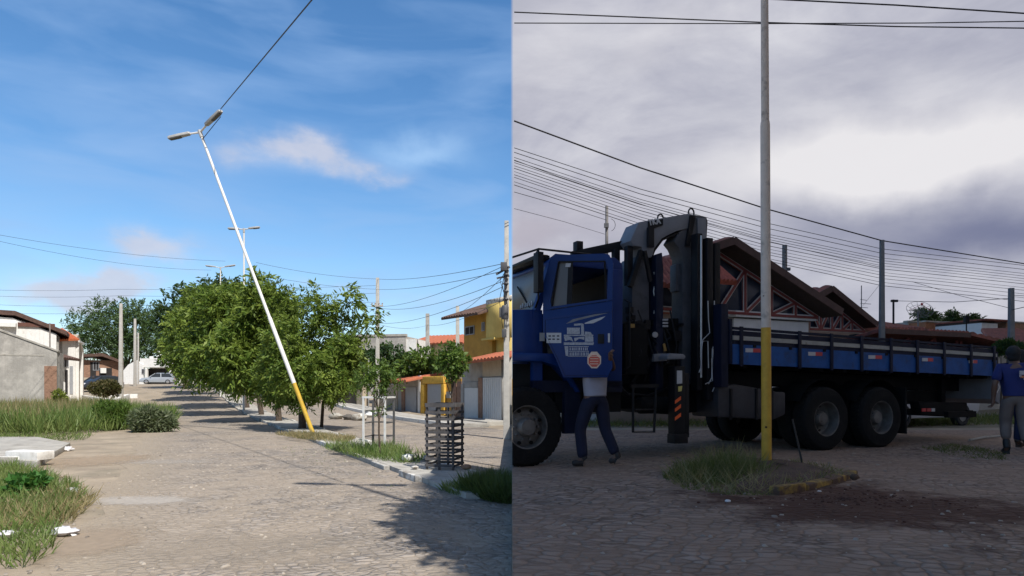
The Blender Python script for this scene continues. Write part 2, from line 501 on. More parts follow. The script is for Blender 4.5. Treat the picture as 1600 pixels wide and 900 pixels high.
def strip(name, mat, rows, dz, kind='structure', zf=zl):
    """rows = (y, xa, xb); a sheet lying dz above the ground"""
    m = MB(); K = 7
    for y, xa, xb in rows:
        for i in range(K): m.v.append((xa+(xb-xa)*i/(K-1), y, zf(y)+dz))
    for j in range(len(rows)-1):
        for i in range(K-1): m.f.append((j*K+i, j*K+i+1, (j+1)*K+i+1, (j+1)*K+i)); m.m.append(0)
    return tag(m.build(name, mat, smooth=False), kind=kind)
def road_left(y): return -4.1-.53*(y-5.8)+.12*math.sin(y*1.7)+.08*math.sin(y*4.1)
def kerb_x(y): return -1.07-.53*(y-9.7)
ys = [3+.5*i for i in range(0,60)] + [33+2*i for i in range(0,27)]
strip('cobbled_road', m_cob_l, [(y, road_left(y)+(.9 if y < 4 else 0), min(-.004, kerb_x(y)+1.43+6.8)) for y in ys], .004)
rrows = [(-4+.5*i) for i in range(0,40)]
strip('cobbled_street', m_cob_r, [(y, .004, 46) for y in rrows]+[(15.6,.004,46)], .004, zf=zr)
strip('verge', M('verge_soil', (.15,.13,.085), .95, var=.3, scale=1.6, bump=.5, bscale=15), [(y, .004, 60) for y in (16.6,17,18,19,20,22,26,30,36,44,50)], .008, zf=zr)

# median between the two carriageways: a slab with kerbs on both sides
def median():
    m = MB(); a = [9.15+.4*i for i in range(0,140)]
    for y0, y1 in zip(a[:-1], a[1:]):
        if y1 > 66: break
        p = [(min(-.01,kerb_x(y0)+.12),y0),(min(-.005,kerb_x(y0)+1.33),y0),(min(-.005,kerb_x(y1)+1.33),y1),(min(-.01,kerb_x(y1)+.12),y1)]
        m.hexa([(x,y,zl(y)-.02) for x,y in p]+[(x,y,zl(y)+.085) for x,y in p])
    tag(m.build('median_pavement', m_conc, smooth=False), kind='structure')
    k = MB(); random.seed(3)
    for side, off in ((0,0.0),(1,1.33)):
        y = 9.2
        while y < 62:
            y1 = y + .78
            if random.random() > .07 and not (y < 10.5 and side == 0):
                j = random.uniform(-.02,.02); h = .10+random.uniform(-.02,.025)
                p = [(kerb_x(y)+off+j,y),(kerb_x(y)+off+.115+j,y),(kerb_x(y1)+off+.115+j,y1-.02),(kerb_x(y1)+off+j,y1-.02)]
                if max(q[0] for q in p) < -.01:
                    k.hexa([(x,yy,zl(yy)-.03) for x,yy in p]+[(x,yy,zl(yy)+h) for x,yy in p], 0 if random.random() < .5 else 1)
            y = y1
    tag(k.build('kerb', [m_wornwhite, m_conc], bevel=.012), kind='structure')
median()

# white edged footway along the houses on the far carriageway
def footway():
    m = MB()
    y = 25.5
    while y < 44:
        y1 = y+1.5; x0 = kerb_x(y)+1.43+5.6; x1 = kerb_x(y1)+1.43+5.6
        xe0, xe1 = min(-.01, x0+1.5), min(-.01, x1+1.5)
        if max(x0, x1) < -.05:
            p = [(x0,y),(xe0,y),(xe1,y1-.03),(x1,y1-.03)]
            m.hexa([(x,yy,zl(yy)-.02) for x,yy in p]+[(x,yy,zl(yy)+.16) for x,yy in p], 0)
            q = [(x0-.13,y),(x0-.006,y),(x1-.006,y1-.03),(x1-.13,y1-.03)]
            m.hexa([(x,yy,zl(yy)-.02) for x,yy in q]+[(x,yy,zl(yy)+.17) for x,yy in q], 1)
        y = y1
    tag(m.build('sidewalk', [m_conc, m_white], bevel=.01), kind='structure')
footway()

# pale sand patches on the sunny road
def patch(name, px, py, w, h, mat, dz, seed, zf=zl, kind='structure'):
    random.seed(seed); c = G(px,py); n = 30; m = MB()
    ring = []
    for i in range(n):
        t = 2*math.pi*i/n; k = 1+.28*math.sin(3*t+seed)+random.uniform(-.18,.18)
        ring.append((c.x+w*k*math.cos(t), c.y+h*k*math.sin(t)))
    m.v = [(c.x,c.y,zf(c.y)+dz)]+[(x,y,zf(y)+dz) for x,y in ring]
    m.f = [(0,1+i,1+(i+1)%n) for i in range(n)]; m.m = [0]*n
    return tag(m.build(name, mat, smooth=False), kind=kind)
def soft_patch(name, px, py, w, h, colr, dz, amt=.9):
    """a sheet whose sand thins out towards its edge"""
    c = G(px,py)
    m = bpy.data.materials.new(name+'_sand'); m.use_nodes = True
    nt = m.node_tree; bs = nt.nodes['Principled BSDF']; bs.inputs['Roughness'].default_value = .95
    tc = nd(nt,'ShaderNodeTexCoord'); O = tc.outputs['Object']
    q = vmap(nt, O, (1/w, 1/h, .001))
    l = nd(nt,'ShaderNodeVectorMath',operation='LENGTH'); nt.links.new(q,l.inputs[0])
    a = mth(nt,'SUBTRACT', 1.0, l.outputs['Value'])
    a = mth(nt,'MULTIPLY_ADD', noise(nt,O,3.0,7,.7), 1.5, mth(nt,'ADD', a, -.75))
    a = ramp(nt,a,[(.1,0.0),(.55,amt)])
    nt.links.new(a, bs.inputs['Alpha'])
    nt.links.new(ramp(nt,noise(nt,O,9,5),[(.3,tuple(x*.85 for x in colr)),(.7,tuple(x*1.12 for x in colr))]), bs.inputs['Base Color'])
    mb = MB(); mb.v = [(-w,-h,0),(w,-h,0),(w,h,0),(-w,h,0)]; mb.f = [(0,1,2,3)]; mb.m = [0]
    o = mb.build(name, m, smooth=False, loc=(c.x,c.y,c.z+dz))
    return tag(o, kind='structure')
soft_patch('sand', 215, 783, 1.05, .5, (.46,.42,.37), .009, .62)
soft_patch('sand', 250, 722, 1.7, .55, (.42,.38,.33), .0085, .4)
soft_patch('sand', 150, 720, 1.3, 1.6, (.36,.275,.19), .0095, .6)
soft_patch('sand', 120, 850, .8, 1.0, (.35,.275,.2), .0105, .6)
soft_patch('sand', 380, 860, 1.6, .9, (.35,.295,.23), .008, .35)

# ------------------------------------------------------------------ grass
m_grass = leaf_mat('green_grass', [(.055,.105,.022),(.085,.15,.03),(.11,.175,.04),(.17,.195,.07)], .3)
m_dry = leaf_mat('dry_grass', [(.16,.125,.06),(.24,.19,.095),(.13,.13,.05),(.30,.24,.13)], .25)
m_dgrass = leaf_mat('dark_grass', [(.03,.06,.018),(.05,.085,.024),(.08,.10,.035)], .3)
def in_poly(P, poly):
    x, y = P[:,0], P[:,1]; c = np.zeros(len(P), bool); n = len(poly)
    for i in range(n):
        x0,y0 = poly[i]; x1,y1 = poly[(i+1)%n]
        c ^= ((y0 > y) != (y1 > y)) & (x < (x1-x0)*(y-y0)/(y1-y0+1e-12)+x0)
    return c
def grass(name, poly, n, hmin, hmax, mat, width=.012, lean=.45, clump=.6, dz=0.0, hfun=None):
    A = np.array(poly); lo = A.min(0); hi = A.max(0)
    P = RNG.uniform(lo, hi, size=(n*3,2)); P = P[in_poly(P, poly)][:n]
    cl = np.sin(P[:,0]*3.1+1.3*np.sin(P[:,1]*1.7))*np.sin(P[:,1]*2.3+1.1*np.sin(P[:,0]*2.1))
    P = P[RNG.uniform(size=len(P)) < 1-clump*(.5-.5*cl)]
    N = len(P); z = np.array([zg(x,y) for x,y in P])+dz
    d = RNG.normal(size=(N,3))*lean; d[:,2] = 1; d /= np.linalg.norm(d,axis=1,keepdims=True)
    L = RNG.uniform(hmin,hmax,size=N)
    if hfun is not None: L = L*hfun(P)
    v, q = blades(np.c_[P, z-.01], d, L, np.full(N, width)*RNG.uniform(.6,1.5,N), .06)
    o = raw_mesh(name, v, q, mat)
    return tag(o, None, 'grass', kind='stuff')
def gp(*pts): return [tuple(G(a,b)[:2]) for a,b in pts]
# tall weeds on the vacant lot
tall = gp((0,679),(60,682),(130,678),(200,672),(270,668),(272,655),(220,650),(190,640),(150,640),(60,645),(-60,648),(-60,690))
tag(grass('tall_weeds', tall, 30000, .35, 1.05, m_grass, .035, .4, .45), 'tall green weeds filling the vacant lot by the rough grey wall', kind='stuff')
tag(grass('dry_weeds', gp((-60,650),(0,676),(60,676),(130,660),(190,645),(100,640)), 5500, .6, 1.25, m_dry, .03, .35, .6), 'dry straw coloured weeds among the tall green ones', kind='stuff')
tag(grass('short_grass', gp((0,695),(130,688),(150,680),(0,680),(-60,690)), 2500, .05, .22, m_grass, .016, .6, .8), 'short grass at the edge of the vacant lot', kind='stuff')
tag(grass('verge_grass', gp((-60,890),(40,890),(78,868),(100,810),(132,775),(120,760),(70,742),(20,728),(-60,728)), 15000, .06, .30, m_grass, .012, .65, .45), 'patchy grass on the near left roadside', kind='stuff')
tag(grass('straw_grass', gp((-40,840),(110,820),(150,780),(80,770),(0,800)), 2800, .08, .28, m_dry, .010, .9, .5), 'yellowed dry grass on the near left roadside', kind='stuff')
# grass on the median
tag(grass('median_grass', gp((430,684),(470,692),(540,698),(556,690),(480,682)), 3500, .05, .22, m_dry, .014, .6, .4, .10), 'yellowish grass round the foot of the leaning lamp', kind='stuff')
tag(grass('median_weeds', gp((505,706),(560,722),(650,734),(668,722),(610,705),(540,700)), 5200, .05, .36, m_grass, .013, .7, .85, .08), 'green weeds on the median below the white tree guard', kind='stuff')
tag(grass('kerb_tuft', [(-.75,9.55),(-.3,8.9),(-.02,8.7),(-.02,9.7),(-.3,9.95)], 5200, .15, .48, m_dgrass, .014, .55, .15), 'dark bushy tuft of grass by the near end of the median', kind='stuff')
tag(grass('kerb_grass', [(-1.1,9.9),(-.75,9.3),(-.45,9.3),(-.8,10.1)], 900, .08, .25, m_grass, .012, .6, .3), 'light grass beside the end of the white kerb', kind='stuff')
# right half
m_shgrass = leaf_mat('shaded_grass', [(.05,.07,.022),(.085,.11,.03),(.14,.13,.05)], .3)
mound = gp((1035,748),(1070,766),(1140,775),(1205,775),(1222,768),(1196,742),(1180,717),(1130,709),(1075,727))
mc = G(1140,745)
tag(grass('mound_grass', mound, 7500, .08, .40, m_shgrass, .010, .6, .12, .0, lambda P: np.clip(1.3-.95*np.hypot((P[:,0]-mc.x)/.75,(P[:,1]-mc.y)/.7), .15, 1.25)), 'clump of grass round the foot of the yellow and white pole', kind='stuff')
tag(grass('mound_straw', gp((1180,738),(1230,768),(1330,752),(1300,738),(1240,728)), 1100, .03, .12, m_dry, .008, 1.1, .5, .07), 'dry straw on the little kerbed island', kind='stuff')
tag(grass('verge_turf', [(2.0,16.7),(9.5,16.7),(24,20),(24,24),(9,20),(2,18.8)], 15000, .06, .26, m_shgrass, .02, .6, .4, .01), 'green verge seen under and behind the truck', kind='stuff')
tag(grass('roadside_tufts', gp((1440,700),(1500,716),(1572,720),(1568,708),(1490,694)), 2200, .02, .10, m_shgrass, .010, 1.0, .75), 'low tufts of grass in the cobbles behind the truck', kind='stuff')

# little kerbed island of earth under the right-hand pole
def island():
    m = MB(); random.seed(8)
    ring = gp((1105,735),(1150,772),(1222,775),(1300,764),(1338,750),(1300,735),(1230,722),(1150,716))
    c = Vector((sum(p[0] for p in ring)/8, sum(p[1] for p in ring)/8))
    K = 6; pts = []
    n = 48
    def at(t):
        f = t*8; i = int(f) % 8; u = f-int(f); a = Vector(ring[i]); b = Vector(ring[(i+1)%8]); return a.lerp(b,u)
    for k in range(K+1):
        s = 1-k/K
        for j in range(n):
            p = c.lerp(at(j/n), s*1.0)
            pts.append((p.x,p.y,zr(p.y)-.02+.13*(1-s**3)+random.uniform(0,.02)))
    m.v = pts
    for k in range(K):
        for j in range(n): m.f.append((k*n+j,k*n+(j+1)%n,(k+1)*n+(j+1)%n,(k+1)*n+j)); m.m.append(0)
    tag(m.build('island_earth', M('dark_earth',(.085,.05,.033),.95,var=.35,scale=5,bump=.8,bscale=16), angle=80), kind='structure')
    k = MB()
    A = [G(1218,775), G(1262,768), G(1302,759), G(1330,750), G(1341,743)]
    for p, q in zip(A[:-1], A[1:]):
        q2 = p.lerp(q, .97); h = .075+random.uniform(-.015,.015)
        d = (q-p).normalized(); nn = Vector((-d.y,d.x,0))*.12
        pts = [p,q2,q2+nn,p+nn]
        k.hexa([(a.x,a.y,ZR0-.02) for a in pts]+[(a.x,a.y,ZR0+h+random.uniform(-.012,.012)) for a in pts])
    tag(k.build('kerb', m_yellowkerb, bevel=.02), kind='structure')
island()
# spilled dark red earth with small clods
def clods():
    m = MB(); random.seed(12)
    for i in range(300):
        t = random.uniform(0,2*math.pi); r = random.gauss(0,.55)
        x = 3.2+1.0*r*math.cos(t)+random.gauss(0,.2); y = 6.0+.75*r*math.sin(t)
        s = random.uniform(.003,.014)
        m.ell((x,y,ZR0+s*.5),(s*random.uniform(.8,1.6),s*random.uniform(.8,1.6),s*.8),6,4,0,.25)
    o = m.build('earth_clods', M('red_earth',(.07,.03,.02),.95,var=.4,scale=9,bump=.5))
    tag(o, 'scattered clods of dark red earth dug out beside the yellow kerb', 'earth', kind='stuff')
clods()

# ------------------------------------------------------------------ unseen cloud slab, added to block the sun over the right half
def add_sun_blocker():
    H = 36.0; k = H/math.tan(SUN_EL); ox, oy = SUN_AZ[0]*k, SUN_AZ[1]*k
    edge = [(-.5,-26),(-.5,6.2),(-.7,7.6),(-1.0,9.1),(-1.55,10.2),(-1.6,11.0),(-1.0,11.9),(-.2,12.7),(.4,14),(.6,34),(.6,55),(.8,73)]
    far = [(300,73),(300,-26)]
    poly = [(x+ox,y+oy) for x,y in edge]+[(x+ox,y+oy) for x,y in far]
    m = MB(); random.seed(2)
    n = len(poly)
    kk = 5/math.tan(SUN_EL)
    m.prism([(x,y,H) for x,y in poly],[(x+SUN_AZ[0]*kk+.05,y+SUN_AZ[1]*kk,H+5) for x,y in poly])
    # lumpy underside and top
    for i in range(170):
        x = random.uniform(ox+7,ox+290); y = random.uniform(oy-20,oy+62)
        s = random.uniform(3,6.5)
        if x-s < ox+8: continue
        m.ell((x,y,H+4.9+random.uniform(0,.6)),(s,s*random.uniform(.7,1.1),s*.45),10,6,0,.12)
    mt = bpy.data.materials.new('sun_blocker_translucent'); mt.use_nodes = True
    nt = mt.node_tree; nt.nodes.remove(nt.nodes['Principled BSDF'])
    tc = nd(nt,'ShaderNodeTexCoord')
    df = nd(nt,'ShaderNodeBsdfDiffuse'); tr = nd(nt,'ShaderNodeBsdfTranslucent'); mx = nd(nt,'ShaderNodeMixShader')
    nt.links.new(mixc(nt,noise(nt,tc.outputs['Object'],.1,5),(.72,.72,.76),(.85,.85,.88)), df.inputs['Color'])
    tr.inputs['Color'].default_value = (.93,.91,.89,1)
    mx.inputs[0].default_value = BLOCKER_T  # share of light the added slab lets through as fill from above
    nt.links.new(df.outputs[0],mx.inputs[1]); nt.links.new(tr.outputs[0],mx.inputs[2]); nt.links.new(mx.outputs[0],nt.nodes['Material Output'].inputs['Surface'])
    tag(m.build('added_sun_blocker_cloud', mt, angle=60), None, None, kind='structure')
BLOCKER_T = .48
add_sun_blocker()

# loose gravel, twigs and dust lumps lying on both roads
def gravel(name, label, n, xr, yr, zf, cols, smin, smax, seed, keep):
    rg = np.random.default_rng(seed); V = []; Q = []; k = 0
    base = np.array([(-1,-1,0),(1,-1,0),(1,1,0),(-1,1,0),(-.6,-.6,1),(.6,-.6,1),(.6,.6,1),(-.6,.6,1)], float)
    quads = np.array([(4,5,6,7),(0,1,5,4),(1,2,6,5),(2,3,7,6),(3,0,4,7)])
    while k < n:
        x = rg.uniform(*xr); y = yr[0]+(yr[1]-yr[0])*rg.uniform()**1.6
        if not keep(x,y): continue
        s = rg.uniform(smin,smax)*rg.uniform(.4,1)**2; a = rg.uniform(0,6.3); c,sn = math.cos(a),math.sin(a)
        b = base*(1+rg.uniform(-.35,.35,(8,3)))*np.array([s*rg.uniform(.8,2.0),s,s*.8])
        V.append(np.c_[b[:,0]*c-b[:,1]*sn+x, b[:,0]*sn+b[:,1]*c+y, b[:,2]+zf(y)+.003]); Q.append(quads+8*k); k += 1
    tag(raw_mesh(name, np.concatenate(V), np.concatenate(Q), leaf_mat(name+'_stone', cols, .0, .9)), label, None, kind='stuff')
gravel('gravel','loose grit and small stones on the sunny cobbled road',1500,(-9,-.05),(4.6,20),zl,[(.10,.085,.07),(.22,.19,.16),(.33,.29,.24)],.006,.026,1,lambda x,y: x > road_left(y)-.6 and x < kerb_x(y)-.05)
gravel('gravel','loose grit, twigs and clods on the shaded cobbles in front of the truck',1700,(.05,10),(3.0,12),zr,[(.035,.02,.014),(.07,.045,.033),(.115,.08,.06)],.004,.018,2,lambda x,y: True)
tag(grass('mound_dry', mound, 1500, .10, .42, m_dry, .007, .9, .3, .0), 'dry stalks among the clump of grass round the pole', kind='stuff')
tag(grass('roadside_weeds', gp((70,742),(130,768),(165,800),(150,770),(110,744)), 700, .03, .14, m_dry, .009, 1.0, .6), 'ragged sparse weeds straggling from the near grass onto the road', kind='stuff')
tag(grass('joint_weeds', gp((430,700),(520,740),(640,775),(690,790),(640,760),(540,722),(470,694)), 700, .02, .09, m_grass, .008, 1.0, .85), 'small weeds growing out of the joints along the white kerb', kind='stuff')
# ================================================================== left street
m_lampwhite = M('lamp_white', (.70,.69,.66), .5, var=.06, scale=4, streak=.15)
m_yellow = M('pole_yellow', (.52,.34,.035), .65, var=.15, scale=6, spots=(.34,.24,.12), spot_scale=7, spot_amt=.34)
m_lampgrey = M('lamp_housing', (.42,.42,.41), .5, var=.1)
m_lampdark = M('lamp_underside', (.10,.095,.09), .4, var=.2)
m_bark = M('bark', (.075,.055,.04), .95, var=.35, scale=9, bump=1.0, bscale=22)
m_leaf = leaf_mat('neem_leaves', [(.040,.082,.012),(.072,.13,.017),(.108,.175,.024),(.19,.24,.045)], .33)
m_leaf2 = leaf_mat('dark_leaves', [(.014,.036,.012),(.024,.054,.017),(.04,.075,.025)], .25)
m_leaf3 = leaf_mat('acacia_leaves', [(.034,.07,.028),(.055,.10,.036),(.08,.13,.05)], .3)
m_leaf4 = leaf_mat('broad_leaves', [(.04,.085,.014),(.065,.12,.02),(.11,.17,.035)], .35)
m_black = M('black_steel', (.016,.016,.018), .5, var=.3)
m_cable = M('cable_rubber', (.022,.022,.026), .6, var=.1)
m_polecon = M('pole_concrete', (.46,.44,.40), .9, var=.13, scale=5, spots=(.32,.3,.27), spot_scale=3, spot_amt=.35, bump=.2, streak=.2)

# ------------------------------------------------------------------ street lamps
def street_lamp(base, label, H=10.8, arm=1.0, left=None, right=None, group='double headed street lamps along the median', tilt=None, foot_yellow=True):
    root = empty('street_lamp', base, 0, label, 'street lamp', group)
    p = MB(); p.tube([(0,0,-.2),(0,0,1.86)], [.072,.070], 12); p.build('painted_foot', m_yellow if foot_yellow else m_lampwhite, root)
    p = MB(); p.tube([(0,0,1.86),(0,0,4.2),(0,0,4.24),(0,0,H)], [.0705,.066,.052,.045], 12); p.build('pole', m_lampwhite, root)
    b = MB(); b.tube([(0,0,H-.22),(0,0,H+.03)], .062, 10); b.build('bracket', m_lampgrey, root)
    for v in (left, right):
        v = Vector(v); d = v.normalized(); tip = Vector((0,0,H))+v
        a = MB(); a.tube([(0,0,H-.04), Vector((0,0,H))+v*.5], [.034,.028], 8); a.build('lamp_arm', m_lampwhite, root)
        hd = MB(); s0 = Vector((0,0,H))+v*.30
        side = d.cross(Vector((0,0,1))).normalized(); up = side.cross(d)
        def ring(c, w, h): return [c+side*(w*math.copysign(abs(math.cos(t))**.45,math.cos(t)))+up*(h*math.copysign(abs(math.sin(t))**.45,math.sin(t))) for t in [2*math.pi*(i+.5)/10 for i in range(10)]]
        L = (tip-s0)
        secs = [(0,.05,.04),(.06,.085,.05),(.5,.095,.055),(.94,.09,.05),(1.0,.07,.035)]
        rs = [ring(s0+L*t,w,h) for t,w,h in secs]
        vs = sum(rs,[]); fs = [(i*10+j,i*10+(j+1)%10,(i+1)*10+(j+1)%10,(i+1)*10+j) for i in range(4) for j in range(10)]
        fs += [tuple(range(9,-1,-1)), tuple(range(40,50))]
        hd.add(vs, fs); h_ = hd.build('lamp_head', m_lampgrey, root)
        g = MB(); rs = [ring(s0+L*t-up*.035,w,.045) for t,w in ((.42,.06),(.5,.075),(.85,.075),(.93,.06))]
        vs = sum(rs,[]); fs = [(i*10+j,i*10+(j+1)%10,(i+1)*10+(j+1)%10,(i+1)*10+j) for i in range(3) for j in range(10)]
        fs += [tuple(range(9,-1,-1)), tuple(range(30,40))]
        g.add(vs, fs); g.build('lamp_glass', m_lampdark, h_)
    if tilt is not None: root.rotation_mode = 'QUATERNION'; root.rotation_quaternion = tilt
    return root
b0 = G(490,680); top = W(312,205,b0.y+.3)
ax = (top-b0); Hl = ax.length
q = Vector((0,0,1)).rotation_difference(ax)
qi = q.inverted()
lv = qi @ (W(263,216,b0.y+.25)-top); rv = qi @ (W(345,173,b0.y-.35)-top)
street_lamp(b0, 'leaning street lamp, tilted far over the road, with a yellow painted foot', Hl, 1.0, lv, rv, tilt=q)
A1 = (-.93,-.15,.10); A2 = (.93,.15,.10)
street_lamp(Vector((-15.75,37.6,zl(37.6))), 'upright white street lamp rising from the trees just behind the leaning one', 10.8, 1.0, (-.93,0,.03), (.93,0,.10), foot_yellow=False)
street_lamp(Vector((-24.6,54.0,zl(54))), 'farthest street lamp, only its small white arms showing above the treetops', 10.9, 1.0, (-1.25,0,.16), (1.25,0,.2), foot_yellow=False)
# the next lamp along the line stands outside the picture; its shadow falls on the road
street_lamp(Vector((2.88,3.14,ZR0)), 'street lamp outside the picture that throws its shadow over the sunny road', 11.9, 1.0, (-.95,.12,.06), (.95,-.12,.08))

# ------------------------------------------------------------------ cables
def cable(pts, r, label, group=None, sag=0.0, n=14, name='overhead_cable'):
    """pts = world points; each span hangs by `sag`"""
    P = []
    for a, b in zip(pts[:-1], pts[1:]):
        a = Vector(a); b = Vector(b)
        for i in range(n):
            t = i/n; p = a.lerp(b,t); p.z -= sag*4*t*(1-t); P.append(p)
    P.append(Vector(pts[-1]))
    m = MB(); m.tube(P, r, 5)
    return tag(m.build(name, m_cable), label, 'cable', group)
def wire(spec, r, label, group=None, sag=0.0):
    return cable([W(*s) for s in spec], r, label, group, sag)
tip = W(345,170,b0.y-.35); far = W(487,0,13.0)
cable([tip, far, far+(far-tip)*.9], .015, 'single dark cable pulled tight from the leaning lamp up to the top of the sky')
wire([(345,182,b0.y),(316,218,b0.y)], .012, 'short loose lead between the two heads of the leaning lamp')
# service lines over the left street
GL = 'cables crossing the sky above the left street'
for spec, lab, sg in [
    ([(-40,360,30),(352,408,44)], 'upper of two cables sloping from the left sky edge to the farthest street lamp', .5),
    ([(-40,368,30),(330,422,46)], 'lower of two cables sloping from the left sky edge to the farthest street lamp', .7),
    ([(-40,452,50),(186,452,48.5),(590,446,46)], 'level cable passing the tip of the concrete pole on the left', .2),
    ([(-40,461,50),(188,462,48.5),(590,458,46)], 'level cable just below the tip of the concrete pole on the left', .25),
    ([(-40,474,50),(188,476,48.5),(588,472,46)], 'third level cable at the concrete pole on the left', .3),
    ([(-40,487,50),(188,487,48.5)], 'lowest level cable reaching the concrete pole on the left', .3),
    ([(400,410,40),(590,436,42),(786,412,20)], 'highest thin cable running right from the trees to the near utility pole', .35),
    ([(380,424,40),(588,452,42),(784,424,20)], 'second thin cable running right from the trees to the near utility pole', .35),
    ([(500,457,42),(586,480,42)], 'short cable dropping from the trees to the crossbar of the pole behind the crown', .25),
    ([(592,479,42),(782,418,20)], 'thick cable from the crossbar behind the crown to the transformer pole', .55),
    ([(592,481,42),(784,440,20)], 'cable sagging below the thick one towards the transformer pole', .7),
    ([(592,505,42),(786,448,20)], 'lower cable from the pole behind the crown to the transformer pole', .65),
    ([(592,507,42),(668,508,55),(786,470,20)], 'lowest cable looping over the yellow house towards the transformer pole', .5),
    ([(712,492,40),(786,432,20)], 'steep cable from the short pole beside the yellow house', .25),
    ([(560,500,42),(592,476,42)], 'short stay cable beside the tuft of leaves', .05)]:
    wire(spec, (.008 if spec[0][2] < 35 else .0095), lab, GL, sg*.55)

# ------------------------------------------------------------------ utility poles
def pole(px, py_base, d, top_py, label, w0=.26, w1=.17, arms=(), cat='utility pole', group=None, base=None, round_=False, mat=None):
    b = XY(px, d); z0 = zg(b.x, b.y)
    H = EYE-(top_py-HZ)/F*d - z0
    root = empty('utility_pole', (b.x,b.y,z0), 0, label, cat, group)
    m = MB()
    if round_: m.tube([(0,0,-.2),(0,0,H)], [w0/2,w1/2], 12)
    else:
        a = w0/2; c = w1/2; e = a*.75; f = c*.75
        m.hexa([(-a,-e,-.2),(a,-e,-.2),(a,e,-.2),(-a,e,-.2),(-c,-f,H),(c,-f,H),(c,f,H),(-c,f,H)])
    m.build('shaft', mat or m_polecon, root, bevel=.012)
    for zz, L, ang in arms:
        c = MB(); dx = math.cos(ang)*L/2; dy = math.sin(ang)*L/2
        c.bar((-dx,-dy-.12,zz),(dx,dy-.12,zz),.09,.11); cb = c.build('crossarm', m_polecon, root)
        for t in (-.9,-.35,.35,.9):
            i = MB(); i.lathe((dx*t,dy*t-.12,zz+.05),(0,0,1),[(.02,0),(.045,.04),(.03,.07),(.05,.1),(.02,.15)],8)
            i.build('insulator', M('insulator_brown',(.09,.045,.03),.3), cb)
    return root, H
# near pole with its tangle of boxes
up, Hn = pole(791.5, 686, 19.75, 345, 'near utility pole with tangled cables and dark boxes, tall beside the yellow house', .205, .13)
bz = lambda y: EYE-(y-HZ)/F*19.75
m_box = M('dark_box', (.07,.07,.075), .6, var=.2)
for (x0,x1,ya,yb) in ((-.18,.02,412,425),(-.22,.0,482,497),(-.14,.0,515,528)):
    k = MB(); k.box(x0,x1,-.28,-.10,bz(yb),bz(ya)); k.build('junction_box', m_box, up, bevel=.02)
k = MB(); k.lathe((-.05,-.24,bz(500)),(0,0,1),[(.10,0),(.115,.04),(.115,.36),(.08,.42)],14); k.build('transformer', m_box, up)
k = MB(); k.bar((-.32,-.13,bz(430)),(.1,-.13,bz(418)),.05,.06); k.bar((-.3,-.13,bz(436)),(.09,-.13,bz(432)),.05,.05); k.build('crossarm', m_box, up)
for y in (420,432,446,458,470): 
    k = MB(); k.lathe((-.02,-.14,bz(y)),(0,0,1),[(.07,0),(.09,.03),(.06,.07)],8); k.build('insulator', m_box, up)
k = MB(); random.seed(5)
for i in range(7):
    a = bz(random.uniform(405,440)); b = bz(random.uniform(455,520)); x = random.uniform(-.14,.06)
    k.tube([(x*.4,-.13,a),(x-.1,-.22,(a+b)/2),(x,-.15,b)],.009,5)
k.build('loose_leads', m_cable, up)
pole(590, 640, 42, 434, 'utility pole with a crossbar rising behind the loose tuft of leaves', .26, .2, [(EYE-(480-HZ)/F*42-.17, .75, 0)])
pole(668, 630, 55, 490, 'distant pale pole between the grey block and the yellow house', .34, .3, mat=m_greywall)
pole(715, 640, 40, 478, 'short utility pole at the left edge of the yellow house', .26, .2)
pole(189, 616, 47, 474, 'pale concrete pole standing by the white planter', .30, .17, [])
pole(211, 603, 72, 498, 'second pale pole farther up the street by the white house', .3, .2)
pole(216, 603, 80, 520, 'thin grey pole right behind the second pale pole', .18, .14)
pole(78, 640, 43, 505, 'thin rusty post in front of the white house with brown roof', .09, .08, round_=True, mat=M('rusty_post',(.2,.17,.15),.8))
pole(576, 640, 40, 560, 'thin grey post left of the red roofed house', .08, .07, round_=True, mat=M('grey_post',(.3,.3,.3),.6))

